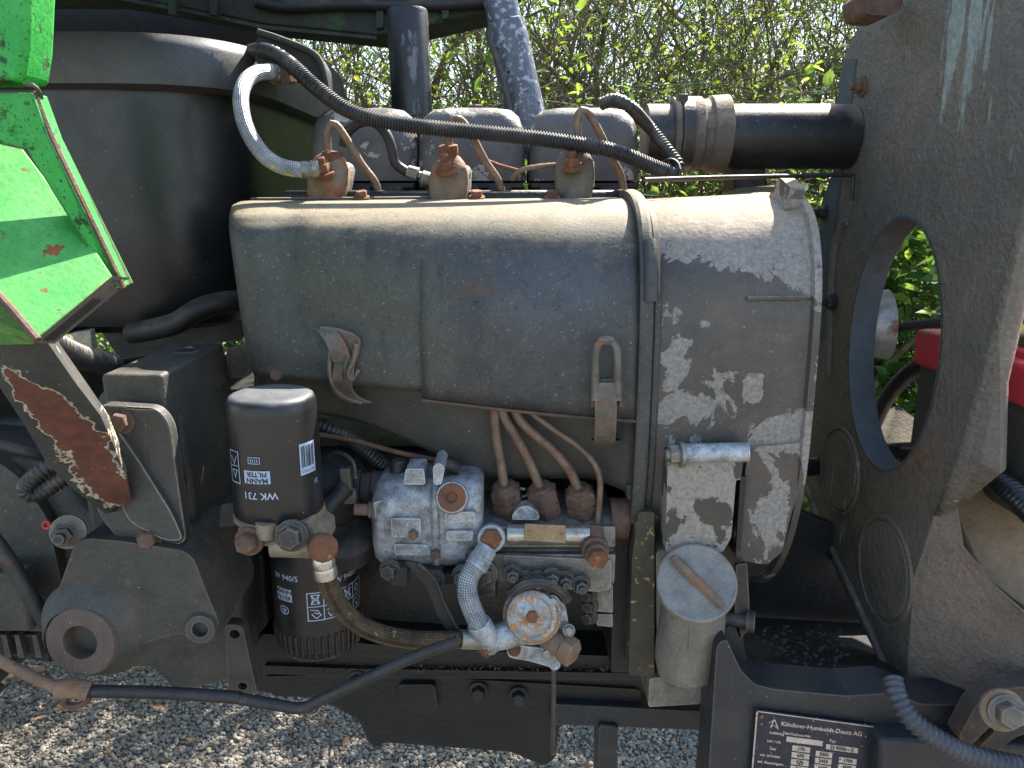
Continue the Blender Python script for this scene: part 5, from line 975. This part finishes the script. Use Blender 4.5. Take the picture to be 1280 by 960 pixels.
for k in range(46):
    a_ = 2 * math.pi * k / 46; dr = V((math.cos(a_), 0, math.sin(a_))); obj('tread_bar', box(V((-1.35, 1.16, .62)) + dr * .53, (.02, .20, .03), Matrix.Rotation(-a_, 3, 'Y')), TYRE, ty)

# ================================================================== GRAVEL AND LITTER
def ico():
    bm = bmesh.new(); bmesh.ops.create_icosphere(bm, subdivisions=1, radius=1); v = np.array([p.co[:] for p in bm.verts]); f = np.array([[q.index for q in p.verts] for p in bm.faces]); bm.free(); return v, f
iv, if_ = ico(); nv = len(iv)
def scatter(name, n, xr, yr, smin, smax, zoff, seed):
    r = np.random.default_rng(seed)
    pos = np.stack([r.uniform(*xr, n), r.uniform(*yr, n), np.zeros(n)], 1)
    sz = smin + (smax - smin) * r.beta(1.6, 4.0, n); pos[:, 2] = zoff + sz * r.uniform(.1, .7, n)
    sc = np.stack([r.uniform(.8, 1.5, n), r.uniform(.7, 1.1, n), r.uniform(.45, .8, n)], 1) * sz[:, None]
    q = r.normal(size=(n, 4)); q[:, 1:3] *= .35; q /= np.linalg.norm(q, axis=1)[:, None]
    w_, x, y, z = q.T
    Rm = np.stack([1 - 2 * (y * y + z * z), 2 * (x * y - z * w_), 2 * (x * z + y * w_), 2 * (x * y + z * w_), 1 - 2 * (x * x + z * z), 2 * (y * z - x * w_), 2 * (x * z - y * w_), 2 * (y * z + x * w_), 1 - 2 * (x * x + y * y)], 1).reshape(n, 3, 3)
    pts = iv[None] * r.uniform(.72, 1.18, (n, nv, 1)) * sc[:, None, :]
    pts = np.einsum('nij,nvj->nvi', Rm, pts) + pos[:, None, :]
    fc = (if_[None] + (np.arange(n) * nv)[:, None, None]).reshape(-1, 3)
    me = bpy.data.meshes.new(name); me.vertices.add(n * nv); me.vertices.foreach_set('co', pts.astype(np.float32).ravel())
    me.loops.add(len(fc) * 3); me.loops.foreach_set('vertex_index', fc.astype(np.int32).ravel()); me.polygons.add(len(fc)); me.polygons.foreach_set('loop_start', np.arange(0, len(fc) * 3, 3, dtype=np.int32)); me.update(calc_edges=True)
    at = me.attributes.new('tint', 'FLOAT', 'POINT'); at.data.foreach_set('value', np.repeat(np.clip(r.beta(2, 2.6, n), 0, 1), nv).astype(np.float32))
    me.materials.append(STONE); o = bpy.data.objects.new(name, me); COL.objects.link(o); o['kind'] = 'stuff'; return o
scatter('gravel', 108000, (-1.8, 1.1), (1.2, 2.6), .0033, .0086, .0, 3)
# dry leaves and stems caught on the gravel
gl = []
for k in range(170):
    x, y = rng.uniform(-1.7, 1.0), rng.uniform(1.25, 2.5); s_ = rng.uniform(.008, .022); a_ = rng.uniform(0, 6.28)
    if k % 3:
        d_ = V((math.cos(a_), math.sin(a_), rng.uniform(-.2, .3))) * s_; e_ = V((-math.sin(a_), math.cos(a_), rng.uniform(-.3, .3))) * s_ * .45; c_ = V((x, y, .014))
        gl.append(([c_ - d_, c_ + e_ + V((0, 0, .003)), c_ + d_ + V((0, 0, .004)), c_ - e_], [(0, 1, 2), (0, 2, 3)]))
    else:
        c_ = V((x, y, .014)); d_ = V((math.cos(a_), math.sin(a_), 0)) * s_ * 2; gl.append(tube([c_ - d_, c_ + V((0, 0, .004)), c_ + d_], .0012, 5, .02)[:2])
o = obj('leaf_litter', merge(*gl), DRY, smooth=0); o['kind'] = 'stuff'

# ================================================================== HEDGE: separate shrubs, each with its stems and its leaves
def shrub(x, y, h, seed, nstem, nleaf, spread, lo, lm_, lab, name='hawthorn_shrub', lsize=(.010, .020), twig=1.0):
    r = random.Random(seed); t = thing(name, lab, 'shrub', (x, y, .1), 'hedge shrubs behind the tractor'); gs = []; tips = []
    def grow(p, d, rad, length, depth):
        n = max(4, int(length / .09)); pts = [p]; q = p
        for i in range(n):
            d = (d + V((r.gauss(0, .16), r.gauss(0, .13), r.gauss(.02, .12)))).normalized(); q = q + d * length / n; pts.append(q)
            if depth < 3 and i >= 1 and r.random() < (.68, .75, .68)[depth] * twig:
                dd = (d + V((r.gauss(0, .75), r.gauss(0, .5), r.gauss(.05, .55)))).normalized(); grow(q, dd, rad * r.uniform(.42, .62) * (1 - .45 * i / n), length * r.uniform(.38, .66), depth + 1)
            if depth >= 1: tips.append((q, depth))
        gs.append(tube(pts, (rad, rad * .35), 7 if depth == 0 else 5 if depth == 1 else 4, raw=True)[:2])
    for k in range(nstem):
        grow(V((x + r.uniform(-spread, spread), y + r.uniform(-.25, .25), .05)), V((r.gauss(0, .22), r.gauss(0, .12), 1)).normalized(), r.uniform(.007, .016) * (2.2 if k % 4 == 0 else 1), h * r.uniform(.75, 1.1), 0)
    obj('stems', merge(*gs), BARK, t, smooth=60)
    vs = []; fs = []; ti = []; tips2 = [q for q in tips]
    for k in range(nleaf):
        q, _ = r.choice(tips2); zf = q.z
        if zf > lo and r.random() < .36: continue
        c = q + V((r.gauss(0, .045), r.gauss(0, .05), r.gauss(0, .045)))
        if c.z < .12: continue
        s_ = r.uniform(*lsize)
        a = V((r.gauss(0, 1), r.gauss(0, 1), r.gauss(-.3, .6))).normalized(); n = V((r.gauss(0, .5), r.gauss(-.2, .5), 1)); b = a.cross(n).normalized(); nn = b.cross(a)
        i = len(vs); f = nn * s_ * .22
        vs += [c - a * s_, c - a * s_ * .3 + b * s_ * .55 + f, c + a * s_ * .45 + b * s_ * .45 + f, c + a * s_, c + a * s_ * .45 - b * s_ * .45 + f, c - a * s_ * .3 - b * s_ * .55 + f]
        fs += [(i, i + 1, i + 2, i + 3), (i, i + 3, i + 4, i + 5)]; ti += [min(1, max(0, r.gauss(.5, .25)))] * 6
    me = bpy.data.meshes.new('foliage'); me.from_pydata([v - V((x, y, .1)) for v in vs], [], fs); at = me.attributes.new('tint', 'FLOAT', 'POINT'); at.data.foreach_set('value', np.array(ti, dtype=np.float32)); me.materials.append(lm_)
    o = bpy.data.objects.new('foliage', me); COL.objects.link(o); o.parent = t; return t
SH = [(-1.9, 3.1, 2.0, 5, 9000, 1.4, 'leafy hedge shrub far behind the green cab corner'), (-1.05, 2.95, 2.05, 6, 11000, 1.5, 'leafy hedge shrub showing under the raised hood edge'), (-.35, 2.85, 2.0, 7, 12000, 1.45, 'dense green hedge shrub behind the exhaust stack'),
      (.15, 3.05, 2.1, 7, 8000, 1.3, 'sparse twiggy hedge shrub behind the hood strut'), (.65, 2.9, 2.1, 7, 8000, 1.25, 'open branched hedge shrub above the rubber sleeve'), (1.15, 3.0, 2.05, 7, 9000, 1.3, 'twiggy hedge shrub beside the top of the grille panel'),
      (1.75, 2.9, 2.0, 6, 10000, 1.5, 'hedge shrub hidden mostly by the grille panel'), (2.5, 3.0, 2.0, 6, 9000, 1.5, 'outermost hedge shrub past the grille panel')]
for k, (x, y, h, ns, nl, lo, lab) in enumerate(SH): shrub(x * 1.22, y + .75, h + .12, 20 + k, ns + 2, int(nl * 1.7), .42, lo - .12, LEAF, lab, lsize=(.009, .019))
for k, (x, y, h, nl, lab) in enumerate(((1.15, 2.2, .95, 5200, 'bramble clump with rounded leaves filling the panel opening'), (1.75, 2.1, 1.0, 5200, 'bramble clump beyond the battery'), (-.75, 2.35, .8, 3600, 'low bramble clump glimpsed below the tank'), (.45, 2.4, .85, 4000, 'low bramble clump under the intake pipe'))):
    shrub(x, y, h, 60 + k, 9, nl, .34, 9, IVY, lab, 'bramble_clump', (.014, .03), 1.0)
